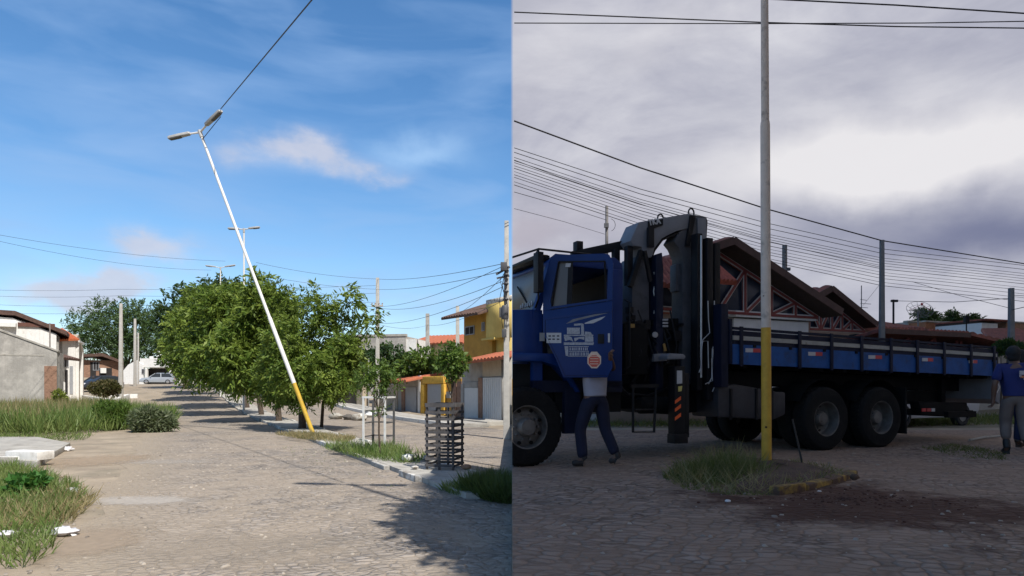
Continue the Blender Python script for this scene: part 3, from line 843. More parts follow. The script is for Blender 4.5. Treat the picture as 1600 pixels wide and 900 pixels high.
# ------------------------------------------------------------------ trees
def crown_pts(lobes, n, shell=.5):
    L = np.array(lobes, float); vol = (L[:,3]*L[:,4]*L[:,5])**.75; pick = RNG.choice(len(L), size=n, p=vol/vol.sum())
    d = RNG.normal(size=(n,3)); d /= np.linalg.norm(d,axis=1,keepdims=True)
    r = RNG.uniform(shell**3,1.0,size=n)**(1/3)
    c = L[pick]
    return c[:,:3]+d*r[:,None]*c[:,3:6], d
def tree(label, x, y, lobes, n, leaf, lw, mat, trunk_r=.13, droop=.6, name='tree', group=None, trunk_h=None, clip=None, limbs=True, trunk_mat=None, cat='tree'):
    """lobes relative to the tree's foot"""
    z = zg(x,y)
    root = empty(name, (x,y,z), 0, label, cat, group)
    low = min(l[2]-l[5]*.5 for l in lobes); th = trunk_h or max(.6, low)
    t = MB(); cx = sum(l[0] for l in lobes)/len(lobes); cy = sum(l[1] for l in lobes)/len(lobes)
    t.tube([(0,0,-.1),(.02,.01,.15),(cx*.06,cy*.06,th*.6),(cx*.2,cy*.2,th)], [trunk_r*1.45,trunk_r*1.08,trunk_r*.95,trunk_r*.9], 9)
    if limbs:
        for l in lobes[:14]:
            p0 = Vector((cx*.2,cy*.2,th*random.uniform(.8,1.0))); p1 = Vector(l[:3])
            mid = p0.lerp(p1,.5)+Vector((random.uniform(-.1,.1),random.uniform(-.1,.1),.12*(p1-p0).length))
            t.tube([p0,mid,p1],[trunk_r*.55,trunk_r*.32,trunk_r*.1],6)
    t.build('trunk', trunk_mat or m_bark, root)
    K = 9; ns = max(1, n//K)
    C, d = crown_pts(lobes, ns, .35)                       # sprays of leaves along drooping stalks
    ax = d*.75+RNG.normal(size=(ns,3))*.55; ax[:,2] += .25; ax /= np.linalg.norm(ax,axis=1,keepdims=True)
    sd = np.cross(ax, RNG.normal(size=(ns,3))); sd /= np.linalg.norm(sd,axis=1,keepdims=True)+1e-9
    Ls = leaf*RNG.uniform(1.2,2.4,size=ns)
    P = []; D = []
    for k in range(K):
        t = (k+.5)/K; sg = 1 if k % 2 else -1
        p = C+ax*(Ls*t)[:,None]; p[:,2] -= droop*.55*Ls*t*t
        dd = ax*.55+sd*sg*.75+RNG.normal(size=(ns,3))*.22; dd[:,2] -= droop*(.35+.5*t)
        P.append(p); D.append(dd)
    P = np.concatenate(P); D = np.concatenate(D); D /= np.linalg.norm(D,axis=1,keepdims=True)
    n = len(P); s = RNG.uniform(.65,1.25,size=n)
    if clip is not None:
        k = (P[:,0]+x) < clip; P, D, s = P[k], D[k], s[k]
    v, q = blades(P, D, leaf*s, lw*s, .10)
    raw_mesh('crown', v, q, mat, root)
    return root
def lobes_fill(k, rx, ry, z0, z1, r0, r1, seed):
    random.seed(seed); out = []
    for i in range(k):
        while True:
            a = random.uniform(-1,1); b = random.uniform(-1,1); c = random.uniform(-1,1)
            if a*a+b*b+c*c < 1: break
        r = random.uniform(r0,r1)
        out.append((a*rx, b*ry, (z0+z1)/2+c*(z1-z0)/2, r, r, r*random.uniform(.7,1.0)))
    return out
GT = 'trees in a row on the median'
def med(y): return kerb_x(y)+.68
random.seed(1)
# nearest tree: wide crown with loose tufts standing out of its top
def px_lobe(px, py, rpx, d, x, y, dy=0, k=1.0):
    p = W(px,py,d); r = rpx/F*d
    return (p.x-x, dy, p.z-zg(x,y), r, r*1.1, r*k)
y1 = 23.6; x1 = med(y1)
L1 = [px_lobe(*a, 23.6, x1, y1, b) for *a, b in [(478,562,30,0),(520,562,30,.6),(440,574,28,-.3),(505,598,30,.3),(452,600,28,.4),(540,592,20,.2),(418,604,20,.8),(546,548,20,-.5),(498,522,26,.5),(452,528,26,-.5),(534,604,18,-.9),(470,588,28,-1.0),(420,560,22,.9),(515,582,28,-.9),(556,570,12,.1),(430,612,14,.2),(560,590,9,.2),(404,585,14,.5),(480,612,16,-.6),(475,628,10,.1)]]
L1 += [px_lobe(*a, 23.6, x1, y1, b, 1.7) for *a, b in [(431,478,15,.6),(428,452,9,.5),(483,478,12,.1),(481,455,8,.1),(511,500,14,0),(518,478,8,.1),(549,508,10,.3),(458,492,13,.4),(496,486,10,-.4),(441,462,8,.2),(404,462,7,.2),(405,438,6,.3),(532,492,7,.2)]]
tree('nearest median tree, broad bright green crown behind the leaning pole', x1, y1, L1, 26000, .19, .058, m_leaf, .13, .55, 'neem_tree', GT, 1.75)
L = [px_lobe(*a, 23.0, -5.6, 23.0, b, 1.5) for *a, b in [(549,466,11,0),(584,502,12,0)]]
# loose sprigs at the end of long shoots belong to a slim tree beside it
L = [px_lobe(549,462,8,23.4,-6.6,23.4,0,1.4),px_lobe(550,473,8,23.4,-6.6,23.4,0,1.2),px_lobe(582,498,8,23.4,-6.6,23.4,0,1.2),px_lobe(579,510,8,23.4,-6.6,23.4,0,1.1),px_lobe(540,545,18,23.4,-6.6,23.4,0),px_lobe(530,570,20,23.4,-6.6,23.4,0)]
tree('slim tree with two loose tufts of leaves on long shoots against the sky', med(24.4)+.9, 24.4, [(l[0]-6.6-(med(24.4)+.9),l[1]-1.0,l[2],l[3],l[4],l[5]) for l in L], 1500, .26, .08, m_leaf, .06, .5, 'neem_tree', GT, 1.6)
spec = [(28.8,'second median tree, its straight trunk left of the nearest one',[(400,500,34),(430,490,30),(375,520,34),(410,545,38),(380,570,34),(440,540,34),(415,585,30),(385,592,24),(425,600,20),(360,545,28),(405,470,22),(350,580,22),(403,440,10),(400,452,9)],12000),
        (34.5,'third median tree in the row behind the leaning pole',[(360,490,32),(340,515,32),(390,485,28),(370,540,34),(335,555,30),(350,582,28),(375,592,22),(325,580,24),(395,540,30),(310,540,22),(330,480,22)],10000),
        (41.0,'fourth median tree, its bright crown near the left end of the row',[(325,490,28),(350,475,24),(305,515,28),(335,530,32),(300,550,26),(315,578,24),(345,580,26),(290,570,18),(360,545,26),(375,470,18)],8500),
        (48.5,'fifth median tree, bright foliage above a whitewashed trunk',[(310,480,22),(295,505,24),(320,520,26),(285,540,22),(300,565,22),(325,570,22),(335,480,18),(282,515,16)],6000),
        (56.0,'sixth median tree at the far left end of the row',[(300,480,20),(285,500,20),(305,520,22),(280,545,20),(295,566,20),(320,566,20),(320,470,16)],4500)]
for i,(y,lab,ls,n) in enumerate(spec):
    x = med(y); random.seed(20+i)
    L = [px_lobe(a,b,r*.84,y,x,y,random.uniform(-1.,1.)*r/F*y) for a,b,r in ls]
    L += [px_lobe(a+random.uniform(-14,14),b-r*.75,r*.38,y,x,y,random.uniform(-.5,.5)*r/F*y,1.7) for a,b,r in ls if b < 530]
    tree(lab, x, y, L, int(n*1.5), .20+.003*y, .062+.001*y, m_leaf, .13 if i < 3 else .2, .55, 'neem_tree', GT, 1.7, trunk_mat=M('whitewashed_bark',(.36,.32,.27),.9,var=.3,scale=4) if i == 3 else None)
# dark trees behind the row
def dark_tree(lab, px, d, ls, n, mat, leaf, lw, group='dark trees behind the row', tr=.25, name='tree'):
    p = XY(px,d); x,y = p; random.seed(int(px))
    L = [px_lobe(a,b,r,d,x,y,random.uniform(-.7,.7)*r/F*d) for a,b,r in ls]
    return tree(lab, x, y, L, n, leaf, lw, mat, tr, .25, name, group, 1.8)
dark_tree('dark tree showing at the top left of the median crowns', 290, 66, [(275,478,20),(300,468,18),(330,462,20),(360,458,18),(265,500,18),(290,500,24),(320,490,24),(262,528,18),(285,530,22),(270,556,18),(300,545,22),(350,470,22)], 7000, m_leaf2, .5, .22)
dark_tree('wide feathery tree behind the concrete pole and the white house', 200, 98, [(135,505,18),(165,490,20),(195,487,20),(225,490,18),(250,500,16),(150,520,22),(185,515,26),(215,515,26),(240,525,22),(140,545,18),(165,550,24),(195,546,24),(225,545,20),(250,542,16),(128,520,12)], 15000, m_leaf3, .55, .16, None, .35)
# trees among the houses on the right of the street
dark_tree('leafy tree behind the white tree guard, in front of the grey block', 600, 46, [(590,565,20),(615,560,20),(640,570,18),(600,590,22),(630,590,18),(575,575,14)], 5000, m_leaf2, .3, .17, 'trees in front of the far houses')
dark_tree('leafy tree in front of the red roofed house', 655, 39, [(640,572,16),(665,565,18),(680,575,14),(655,585,14)], 2600, m_leaf4, .24, .14, 'trees in front of the far houses', .12)

# saplings inside their guards
p = XY(592,14.2); random.seed(4)
tree('young tree growing through the white tree guard', p.x, p.y, [px_lobe(a,b,r,14.2,p.x,p.y,dy) for a,b,r,dy in [(585,594,15,.1),(605,590,14,.15),(572,586,12,0),(612,600,9,.1),(595,578,13,.1),(563,598,9,.1),(590,604,10,.15),(597,640,7,.1),(602,622,7,.1)]], 1700, .085, .034, m_leaf4, .022, .35, 'sapling', 'saplings in tree guards', 1.0)
p = XY(706,12.1)
tree('young tree with a round leafy head growing through the dark tree guard', p.x, p.y, [px_lobe(a,b,r,12.1,p.x,p.y,dy) for a,b,r,dy in [(706,558,18,0),(692,566,13,.1),(720,566,12,-.1),(708,575,13,0),(700,548,10,.1),(714,582,8,0)]], 1900, .08, .042, m_leaf4, .016, .4, 'sapling', 'saplings in tree guards', 1.55)

# white steel tree guard, open on top
def white_guard():
    c = G(592,704); root = empty('tree_guard', (c.x,c.y,c.z+.085), R(-12), 'white square steel tree guard, thin legs with an open top frame', 'tree guard', 'tree guards on the median')
    hw = .285; H = 1.28; m = M('guard_white',(.62,.62,.60),.5,var=.1,spots=(.3,.25,.2),spot_scale=9,spot_amt=.3)
    for sx,sy in ((-1,-1),(1,-1),(1,1),(-1,1)):
        b = MB(); b.bar((sx*hw,sy*hw,-.1),(sx*hw,sy*hw,H-.04 if sy < 0 else H*.92),.045,.045); b.build('leg', m if sy < 0 else M('guard_dark',(.08,.08,.08),.6), root)
    t = MB()
    for a,b in (((-1,-1),(1,-1)),((1,-1),(1,1)),((-1,1),(-1,-1))): t.bar((a[0]*(hw+.02),a[1]*hw,H-.018),(b[0]*(hw+.02),b[1]*hw,H-.018),.05,.045)
    t.build('top_frame', m, root)
    for z in (.28,.62,.92):
        k = MB()
        for a,b in (((-1,-1),(-1,1)),((1,-1),(1,1)),((-1,1),(1,1))): k.bar((a[0]*hw*.97,a[1]*hw*.97,z),(b[0]*hw*.97,b[1]*hw*.97,z),.018,.03)
        k.build('rail', M('guard_dark',(.08,.08,.08),.6), root)
white_guard()
def dark_guard():
    c = G(695,739); root = empty('tree_guard', (c.x,c.y,c.z+.085), R(-14), 'dark tree guard of weathered horizontal slats with gaps between them', 'tree guard', 'tree guards on the median')
    hw = .255; H = 1.16; m = M('weathered_slats',(.075,.07,.07),.8,var=.4,scale=7,spots=(.2,.185,.17),spot_scale=5,spot_amt=.32)
    for sx,sy in ((-1,-1),(1,-1),(1,1),(-1,1),(-.05,-1),(-.1,1)):
        b = MB(); b.box(sx*hw-.018,sx*hw+.018,sy*hw-.018,sy*hw+.018,-.1,H); b.build('post', m, root)
    for i in range(10):
        z = .06+i*.121; s = MB(); h = .046 if i < 9 else .075
        for a in (-1,1):
            s.box(-hw-.02,hw+.02,a*(hw+.028)-.009,a*(hw+.028)+.009,z,z+h)
            s.box(a*(hw+.028)-.009,a*(hw+.028)+.009,-hw-.015,hw+.015,z+.003,z+h-.003)
        s.build('slat', m, root)
dark_guard()
def stone(px, py, s, label, mat, dz=.0, flat=.6, name='stone', cat='stone', seed=0, zoff=0):
    random.seed(seed); c = G(px,py); m = MB(); m.ell((0,0,s*flat*.8),(s,s*.8,s*flat),13 if 'bag' in name else 10,9 if 'bag' in name else 7,0,.30 if 'bag' in name else .16)
    return tag(m.build(name, mat, loc=(c.x,c.y,c.z+dz), angle=70), label, cat)
stone(637,728,.13,'white painted stone beside the median weeds', m_white, .1, seed=1)
stone(668,727,.10,'grey stone leaning at the foot of the dark tree guard', m_conc, .1, seed=2)
stone(728,741,.10,'brick rubble at the right foot of the dark tree guard', M('brick_rubble',(.33,.2,.13),.9,var=.3), .1, .45, seed=3)
stone(648,741,.07,'small pale stone left of the dark tree guard', m_wornwhite, .1, .45, seed=6)
for i,(a,b,s) in enumerate([(525,655,.35),(545,656,.3),(562,657,.4),(578,652,.3)]):
    stone(a,b,s,['low pale rubble heap by the dark gate','dark lump of rubble second from the dark gate','large white lump of rubble nearest the tree guard','white block of rubble behind the tree guard'][i], [m_conc,M('dark_rubble',(.1,.09,.08),.9),m_wornwhite,m_white][i], .0, .5, 'rubble_heap','rubble',10+i)

# ------------------------------------------------------------------ litter and slabs on the near left
m_bag = M('plastic_bag',(.62,.61,.62),.5,var=.15,scale=18,bump=.5,bscale=30)
stone(100,838,.13,'crumpled white plastic bag on the dirt beside the near grass', m_bag, 0, .42, 'plastic_bag','litter',21)
stone(114,772,.10,'small white plastic scrap at the edge of the grass above the bag', m_bag, 0, .5, 'plastic_bag','litter',22)
stone(14,842,.09,'white scrap lying in the grass at the far left', m_bag, .02, .4, 'plastic_bag','litter',23)
stone(104,705,.14,'white lump at the corner of the concrete slab', m_bag, 0, .45, 'plastic_bag','litter',24)
stone(75,672,.13,'pale bag lying in front of the tall weeds', M('grey_bag',(.45,.5,.55),.5), 0, .6, 'plastic_bag','litter',25)
stone(180,660,.2,'white rubbish heap among the weeds', m_bag, 0, .5, 'plastic_bag','litter',26)
def slab():
    root = empty('concrete_slab', G(50,724), 0, 'low concrete slab with a white block on it at the left edge', 'slab')
    p = [G(-60,722),G(58,732),G(110,700),G(60,690),G(-60,690)]
    m = MB(); m.prism([(a.x,a.y,-.05) for a in p],[(a.x,a.y,.14) for a in p])
    o = m.build('slab_top', m_conc, root, bevel=.02)
    for v in o.data.vertices: v.co = local(root, v.co)
    b = MB(); a = G(8,728); c = G(58,730)
    b.hexa([(a.x,a.y,.13),(c.x,c.y,.13),(c.x+.1,c.y+.35,.13),(a.x+.1,a.y+.35,.13),(a.x,a.y,.30),(c.x,c.y,.30),(c.x+.1,c.y+.35,.30),(a.x+.1,a.y+.35,.30)])
    b.hexa([(a.x-.9,a.y-.12,0),(a.x+.35,a.y-.1,0),(a.x+.35,a.y-.02,0),(a.x-.9,a.y-.02,0),(a.x-.9,a.y-.12,.2),(a.x+.35,a.y-.1,.2),(a.x+.35,a.y-.02,.2),(a.x-.9,a.y-.02,.2)],1)
    o = b.build('white_block', [m_white,m_conc], root, bevel=.012)
    for v in o.data.vertices: v.co = local(root, v.co)
slab()
# bushes
def bush(label, px, py, ls, n, mat, leaf, lw, name='bush', d=None, group=None):
    c = G(px,py); random.seed(int(px))
    if d: c = Vector((*XY(px,d), 0)); c.z = zg(c.x,c.y)
    else: d = c.y
    L = [px_lobe(a,b,r,d,c.x,c.y,random.uniform(-.5,.5)*r/F*d) for a,b,r in ls]
    P, dd = crown_pts(L, n, .3); D = dd*.7+RNG.normal(size=(n,3))*.5; D[:,2] += .35; D /= np.linalg.norm(D,axis=1,keepdims=True)
    s = RNG.uniform(.6,1.3,size=n); v,q = blades(P,D,leaf*s,lw*s,.08)
    root = empty(name,c,0,label,'bush',group)
    raw_mesh('foliage', v, q, mat, root)
    t = MB(); 
    for l in L: t.tube([(0,0,-.05),(l[0]*.5,l[1]*.5,l[2]*.45),l[:3]],[.03,.02,.008],5)
    t.build('stem', m_bark, root)
    return root
bush('round grey-green shrub at the roadside end of the tall weeds', 238, 675, [(215,655,14),(235,652,16),(255,658,14),(225,665,14),(248,666,14),(266,664,8)], 5000, leaf_mat('grey_leaves',[(.07,.10,.05),(.10,.13,.07),(.15,.17,.10)],.25), .17, .045, group='shrubs among the weeds')
bush('bright green broad leaved plant in the near left grass', 40, 775, [(30,760,16),(52,756,14),(42,768,14),(12,775,12)], 700, leaf_mat('bright_leaves',[(.03,.11,.02),(.05,.16,.03),(.08,.2,.05)],.35), .10, .07, group='shrubs among the weeds')
bush('green shrub standing in the middle of the tall weeds', 175, 672, [(165,640,14),(180,650,16),(190,640,10),(175,660,14)], 2200, m_leaf4, .16, .05, group='shrubs among the weeds')
bush('yellow-green shrub at the corner of the grey wall', 92, 645, [(92,618,8),(98,624,6),(88,628,7)], 900, leaf_mat('yellow_leaves',[(.16,.2,.03),(.2,.24,.05)],.3), .16, .07, d=36, group='shrubs among the weeds')

# ------------------------------------------------------------------ buildings
m_tile = M('roof_tile', (.36,.105,.05), .85, var=.25, scale=7, bump=.5, spots=(.20,.08,.05), spot_scale=3, spot_amt=.35)
m_tiledk = M('old_roof_tile', (.095,.055,.042), .9, var=.3, scale=6, bump=.5)
m_door = M('door_grey', (.30,.31,.33), .55, var=.08)
m_dark = M('dark_opening', (.022,.02,.02), .9, var=.2)
m_yel = M('ochre_wall', (.47,.27,.055), .9, var=.1, scale=2, spots=(.38,.22,.05), spot_scale=1.5, spot_amt=.4, streak=.2)
m_yel2 = M('pale_yellow_wall', (.62,.46,.14), .9, var=.1, scale=2, streak=.2)
m_brickw = M('brick_wall', (.26,.15,.10), .95, var=.25, scale=6, bump=.5, bscale=12)
m_beige = M('beige_wall', (.42,.35,.26), .9, var=.12, scale=2, streak=.25)
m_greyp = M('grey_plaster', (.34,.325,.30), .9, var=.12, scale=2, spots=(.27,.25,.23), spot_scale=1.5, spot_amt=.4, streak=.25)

class House:
    """front line from A to B (ground points); t metres along it, o metres out towards the street"""
    def __init__(s, name, A, B, label, cat='house', group=None, z=None):
        s.A = Vector((A[0],A[1],0)); B = Vector((B[0],B[1],0)); s.L = (B-s.A).length
        s.e = (B-s.A).normalized(); s.n = Vector((s.e.y,-s.e.x,0))
        if s.n.dot(-s.A) < 0: s.n = -s.n
        s.z0 = z if z is not None else min(zg(A[0],A[1]), zg(B[0],B[1]))-.05
        s.root = empty(name, (s.A.x,s.A.y,s.z0), 0, label, cat, group)
        s.objs = []
    def P(s, t, o, z): 
        p = s.e*t + s.n*o; return (p.x,p.y,z)
    def T(s, px, o=0.0):
        """metres along the front under a pixel column"""
        k = (px-800)/F; a = s.A + s.n*o
        return (k*a.y-a.x)/(s.e.x-k*s.e.y)
    def Z(s, px, py, o=0.0):
        t = s.T(px,o); y = (s.A+s.e*t+s.n*o).y
        return EYE-(py-HZ)/F*y - s.z0
    def slab(s, m, t0, t1, z0, z1, o0, o1, mi=0):
        P = s.P
        return m.hexa([P(t0,o0,z0),P(t1,o0,z0),P(t1,o1,z0),P(t0,o1,z0),P(t0,o0,z1),P(t1,o0,z1),P(t1,o1,z1),P(t0,o1,z1)], mi)
    def part(s, name, mat, t0, t1, z0, z1, o0, o1, parent=None, bevel=0.0):
        m = MB(); s.slab(m,t0,t1,z0,z1,o0,o1); o = m.build(name, mat, parent or s.root, bevel=bevel); s.objs.append(o); return o
    def rect(s, name, mat, px0, py0, px1, py1, o0, o1, parent=None):
        t0, t1 = s.T(px0,o1), s.T(px1,o1)
        pm = (px0+px1)/2
        return s.part(name, mat, min(t0,t1), max(t0,t1), s.Z(pm,py1,o1), s.Z(pm,py0,o1), o0, o1, parent)
    def poly(s, name, mat, pts, o0, o1, parent=None):   # pts of (t,z)
        m = MB(); m.prism([s.P(t,o0,z) for t,z in pts],[s.P(t,o1,z) for t,z in pts]); o = m.build(name, mat, parent or s.root); s.objs.append(o); return o
    def roof(s, name, mat, c, nrow=18, th=.10, parent=None):
        """corrugated tile roof; c = four (t,o,z): eave start, eave end, ridge end, ridge start"""
        m = MB(); c = [Vector(s.P(*p)) for p in c]
        up = (c[1]-c[0]).cross(c[3]-c[0]).normalized()
        if up.z < 0: up = -up
        K = nrow*4; vs = []
        for lay in (1,0):
            for i in range(K+1):
                u = i/K; w = abs(math.sin(math.pi*u*nrow))*.07*lay
                for a in (c[0].lerp(c[1],u), c[3].lerp(c[2],u)): vs.append(a+up*(w+(0 if lay else -th)))
        n2 = 2*(K+1); fs = []
        for i in range(K):
            a = 2*i; fs.append((a,a+2,a+3,a+1)); b = n2+2*i; fs.append((b,b+1,b+3,b+2))
            fs.append((a,n2+a,n2+a+2,a+2)); fs.append((a+1,a+3,n2+a+3,n2+a+1))
        fs.append((0,1,n2+1,n2)); e = 2*K; fs.append((e,n2+e,n2+e+1,e+1))
        m.add(vs, fs); o = m.build(name, mat, parent or s.root, angle=60); s.objs.append(o); return o
    def window(s, px0, py0, px1, py1, o=.0, mat=None):
        f = s.rect('window', m_dark if mat is None else mat, px0, py0, px1, py1, o-.02, o+.025)
        t0,t1 = sorted((s.T(px0,o),s.T(px1,o))); z0,z1 = s.Z((px0+px1)/2,py1,o), s.Z((px0+px1)/2,py0,o)
        m = MB()
        for a,b,c,d in ((t0-.05,t0,z0-.05,z1+.05),(t1,t1+.05,z0-.05,z1+.05),(t0,t1,z0-.05,z0),(t0,t1,z1,z1+.05),((t0+t1)/2-.02,(t0+t1)/2+.02,z0,z1)):
            s.slab(m,a,b,c,d,o+.001,o+.05)
        x = m.build('window_frame', m_door, f); s.objs.append(x)
        return f
# --- rough rendered building on the vacant lot
h = House('rough_house', XY(-60,36), XY(89,37.5), 'unpainted grey rendered building with a sloping gable wall beside the vacant lot')
tR = h.T(89); zt = h.Z(89,550); zl0 = h.Z(0,517)
h.poly('gable_wall', m_greywall, [(0,-.3),(tR,-.3),(tR,zt),(h.T(0),zl0),(0,zl0+.7)], -.3, 0)
h.part('pilaster', m_brickw, tR-.62, tR-.003, -.3, h.Z(85,572), .001, .035)
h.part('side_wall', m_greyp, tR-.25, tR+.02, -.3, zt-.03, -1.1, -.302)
h.poly('coping', m_conc, [(tR+.06,zt),(tR+.06,zt+.09),(h.T(0),zl0+.09),(0,zl0+.8),(0,zl0+.7),(h.T(0),zl0)], -.34, .05)
h.part('band', m_conc, 0, tR-.63, h.Z(40,556), h.Z(40,554), .001, .015)
# --- white house with brown roof behind it
h = House('white_house', XY(-60,43), XY(100,46), 'white upper storey house with a dark brown sloping roof behind the grey gable')
t1 = h.T(88)
h.poly('wall', m_white, [(0,-.2),(t1,-.2),(t1,h.Z(88,522)),(h.T(20),h.Z(20,497)),(0,h.Z(-60,490))], -5, 0)
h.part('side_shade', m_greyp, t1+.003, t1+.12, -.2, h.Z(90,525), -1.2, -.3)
h.part('ledge', m_white, 0, h.T(26), h.Z(10,511), h.Z(10,505), .002, .5)
h.poly('roof', m_tiledk, [(h.T(-60),h.Z(-60,488)),(h.T(24),h.Z(24,493)),(h.T(105),h.Z(105,524)),(h.T(105),h.Z(105,518)),(h.T(24),h.Z(24,486)),(h.T(-60),h.Z(-60,481))], -5.4, .22)
h.part('eave_beam', M('brown_timber',(.12,.05,.035),.8), h.T(28), h.T(86), h.Z(55,511), h.Z(55,505), .003, .12)
# porch roof and doors on the grey building's street side
h = House('porch_house', XY(78,40), XY(99,41), 'narrow house front with a dark porch roof and dark door right of the grey gable')
h.part('wall', m_greyp, 0, h.L, -.2, h.Z(95,560), -2, 0)
h.rect('door', m_dark, 91,575,97,618, .002, .03)
h.rect('white_panel', m_white, 83,572,88,585, .002, .04)
h.roof('porch_roof', m_tiledk, [(-.3,.9,h.Z(80,558,.9)),(h.L+.35,.9,h.Z(103,561,.9)),(h.L+.2,-1.6,h.Z(95,548,-1.6)),(-.3,-1.6,h.Z(78,546,-1.6))], 9)
# --- white house with orange tiles
h = House('white_cottage', XY(76,47), XY(118,48.5), 'white house with a bright orange tiled roof on the left of the street')
h.part('wall', m_white, 0, h.L, -.2, h.Z(104,531), -4, 0)
h.part('wall_shade_panel', m_greyp, .05, h.T(97), -.1, h.Z(90,531.5), .003, .03)  # shade painted as a grey panel on the white front
h.roof('roof', M('orange_tile',(.52,.15,.06),.85,var=.2,scale=7,bump=.4), [(h.T(80,.35),.35,h.Z(82,532,.35)),(h.L+.1,.35,h.Z(117,529.5,.35)),(h.L+.35,-3,h.Z(122,515,-3)),(h.T(86,-3),-3,h.Z(86,517,-3))], 14)
h.rect('door', m_dark, 102,578,106,616, .002, .03)
h.rect('door', m_door, 109,572,114,616, .002, .03)
h.window(101,562,106,573)
h = House('beige_house', XY(118.3,48.6), XY(131,53), 'narrow beige house next to the white house with orange tiles')
h.poly('wall', m_beige, [(0,-.2),(h.L,-.2),(h.L,h.Z(131,548)),(h.L*.6,h.Z(125,532)),(h.L*.35,h.Z(122,522)),(0,h.Z(118,530))], -3, 0)
h.part('column', m_white, -.02, .22, -.2, h.Z(119,534), .002, .2); h.part('column', m_white, h.L*.5, h.L*.5+.3, -.2, h.Z(125,550), .002, .2)
h.part('cornice', m_white, -.1, h.L*.6, h.Z(121,536), h.Z(121,533), .002, .25)
h.rect('door', m_dark, 120.5,552,122.5,612, .002, .03)
# --- brick house
h = House('brick_house', XY(131,64), XY(186,66), 'low raw brick house with a parked vehicle in its open yard')
h.part('wall', m_brickw, 0, h.L, -.2, h.Z(160,563), -4, 0)
h.poly('roof', m_tiledk, [(-.3,h.Z(131,558)),(h.L*.5,h.Z(158,557)),(h.L+.3,h.Z(186,569)),(h.L+.3,h.Z(186,565)),(h.L*.5,h.Z(158,552)),(-.3,h.Z(131,554))], -4.4, .6)
h.rect('door', m_dark, 141,566,150,592, .002, .03); h.window(146,566,154,578)
h.rect('carport', m_dark, 155,575,175,595, .002, .04); h.rect('white_panel', m_white, 157,575,166,583, .05, .2)
h.rect('yard_wall', m_beige, 131,590,150,606, .3, .5)
# --- planter wall and bush
def planter():
    a = G(128,626); b = G(178,634); c = G(203,624)
    root = empty('planter_wall', a, 0, 'low whitewashed planter wall at the kerb on the left', 'planter wall')
    h = MB()
    for p,q in ((a,b),(b,c),(a+Vector((.5,2.4,0)),c+Vector((-.2,1.3,0)))):
        d = (q-p).normalized(); n = Vector((-d.y,d.x,0))*.2
        pts = [p,q,q+n,p+n]; h.hexa([tuple(local(root,(v.x,v.y,v.z-.3))) for v in pts]+[tuple(local(root,(v.x,v.y,v.z+.42))) for v in pts])
    h.build('wall', m_white, root, bevel=.02)
    e = MB(); e.ell((*local(root,((a.x+c.x)/2+.1,(a.y+c.y)/2+.5,zl(44)+.05)),),(1.6,1.2,.2),14,5); e.build('soil', m_dirt, root)
planter()
b = bush('clipped round brown-green bush in the whitewashed planter', 165, 620, [(150,607,9),(158,604,10),(167,603,10),(177,604,10),(183,608,7),(165,610,10),(152,612,7),(178,612,8)], 5200, leaf_mat('brown_leaves',[(.05,.06,.02),(.08,.08,.03),(.12,.09,.045)],.2), .14, .08, d=43)
# --- far white house
h = House('white_villa', XY(192,90), XY(302,90), 'white house with arched gable and carport at the top of the street', z=1.95)
h.poly('gable', m_white, [(0,-.2),(h.T(224),-.2),(h.T(224),h.Z(224,570)),(h.T(213),h.Z(213,563)),(h.T(200),h.Z(200,570)),(0,h.Z(192,580))], -.35, 0)
h.part('wall', m_white, h.T(224)+.01, h.L, -.2, h.Z(260,556), -7, -1.5)
h.part('parapet', m_white, h.T(218), h.T(292), h.Z(250,574), h.Z(250,560), -1.49, -.1)
h.part('upper_floor', m_white, h.T(228), h.T(268), h.Z(250,556), h.Z(250,543), -8, -3)
h.rect('carport', m_dark, 228,576,262,600, -1.48, -1.4)
h.rect('door', m_dark, 268,577,276,598, -.09, -.02); h.rect('gate', m_white, 277,578,300,600, -1.48,-1.2)
for t in (226,264,277): h.part('column', m_white, h.T(t), h.T(t)+.3, -.2, h.Z(t,575), -.4, -.1)
h.window(222,577,226,584,.0)

# --- right side of the left street, from the near edge back
clipL = []
h = House('gated_house', XY(722,31.5), XY(806,27.2), 'grey fronted house with two white gates beside the near utility pole', group=None)
h.part('wall', m_greyp, 0, h.L, -.2, h.Z(760,557), -5, 0)
h.rect('pillar', m_brickw, 747,590,753,660, .002, .10); h.rect('pillar', m_greyp, 720,600,724,658, .002, .10)
h.rect('gate', M('white_gate',(.58,.58,.57),.6,var=.05), 724,606,746.5,655, .002, .05)
g = h.rect('gate', M('white_gate',(.58,.58,.57),.6), 753.5,590,783,657, .002, .06)
m = MB(); t0,t1 = h.T(754),h.T(783)
for i in range(9): 
    t = t0+(t1-t0)*(i+.5)/9; h.slab(m,t-.025,t+.025,.1,h.Z(768,592),.062,.08)
h.objs.append(m.build('gate_rib', M('white_gate',(.58,.58,.57),.6), g))
h.rect('gate_top', m_greyp, 724,597,746,605.5, .002, .05)
h.rect('recess', m_beige, 754,560,783,588, .002, .02)
h.roof('porch_roof', m_tile, [(h.T(733),.9,h.Z(733,566,.9)),(h.L+.6,.9,h.Z(806,556,.9)),(h.L+.6,-1.2,h.Z(800,548,-1.2)),(h.T(740),-1.2,h.Z(740,556,-1.2))], 16)
h.part('doorstep', m_conc, h.T(745), h.L, -.2, .22, .3, 1.4, bevel=.02)
clipL += h.objs
h = House('yellow_house', XY(725,36.5), XY(769,34), 'two storey ochre yellow house with a dark brown roof', group=None)
h.part('wall', m_yel, 0, h.L, -.2, h.Z(725,487), -.3, 0)
h.part('side_wall', m_yel2, h.L+.003, h.L+3.2, -.2, h.Z(769,474), -5.5, -.25)
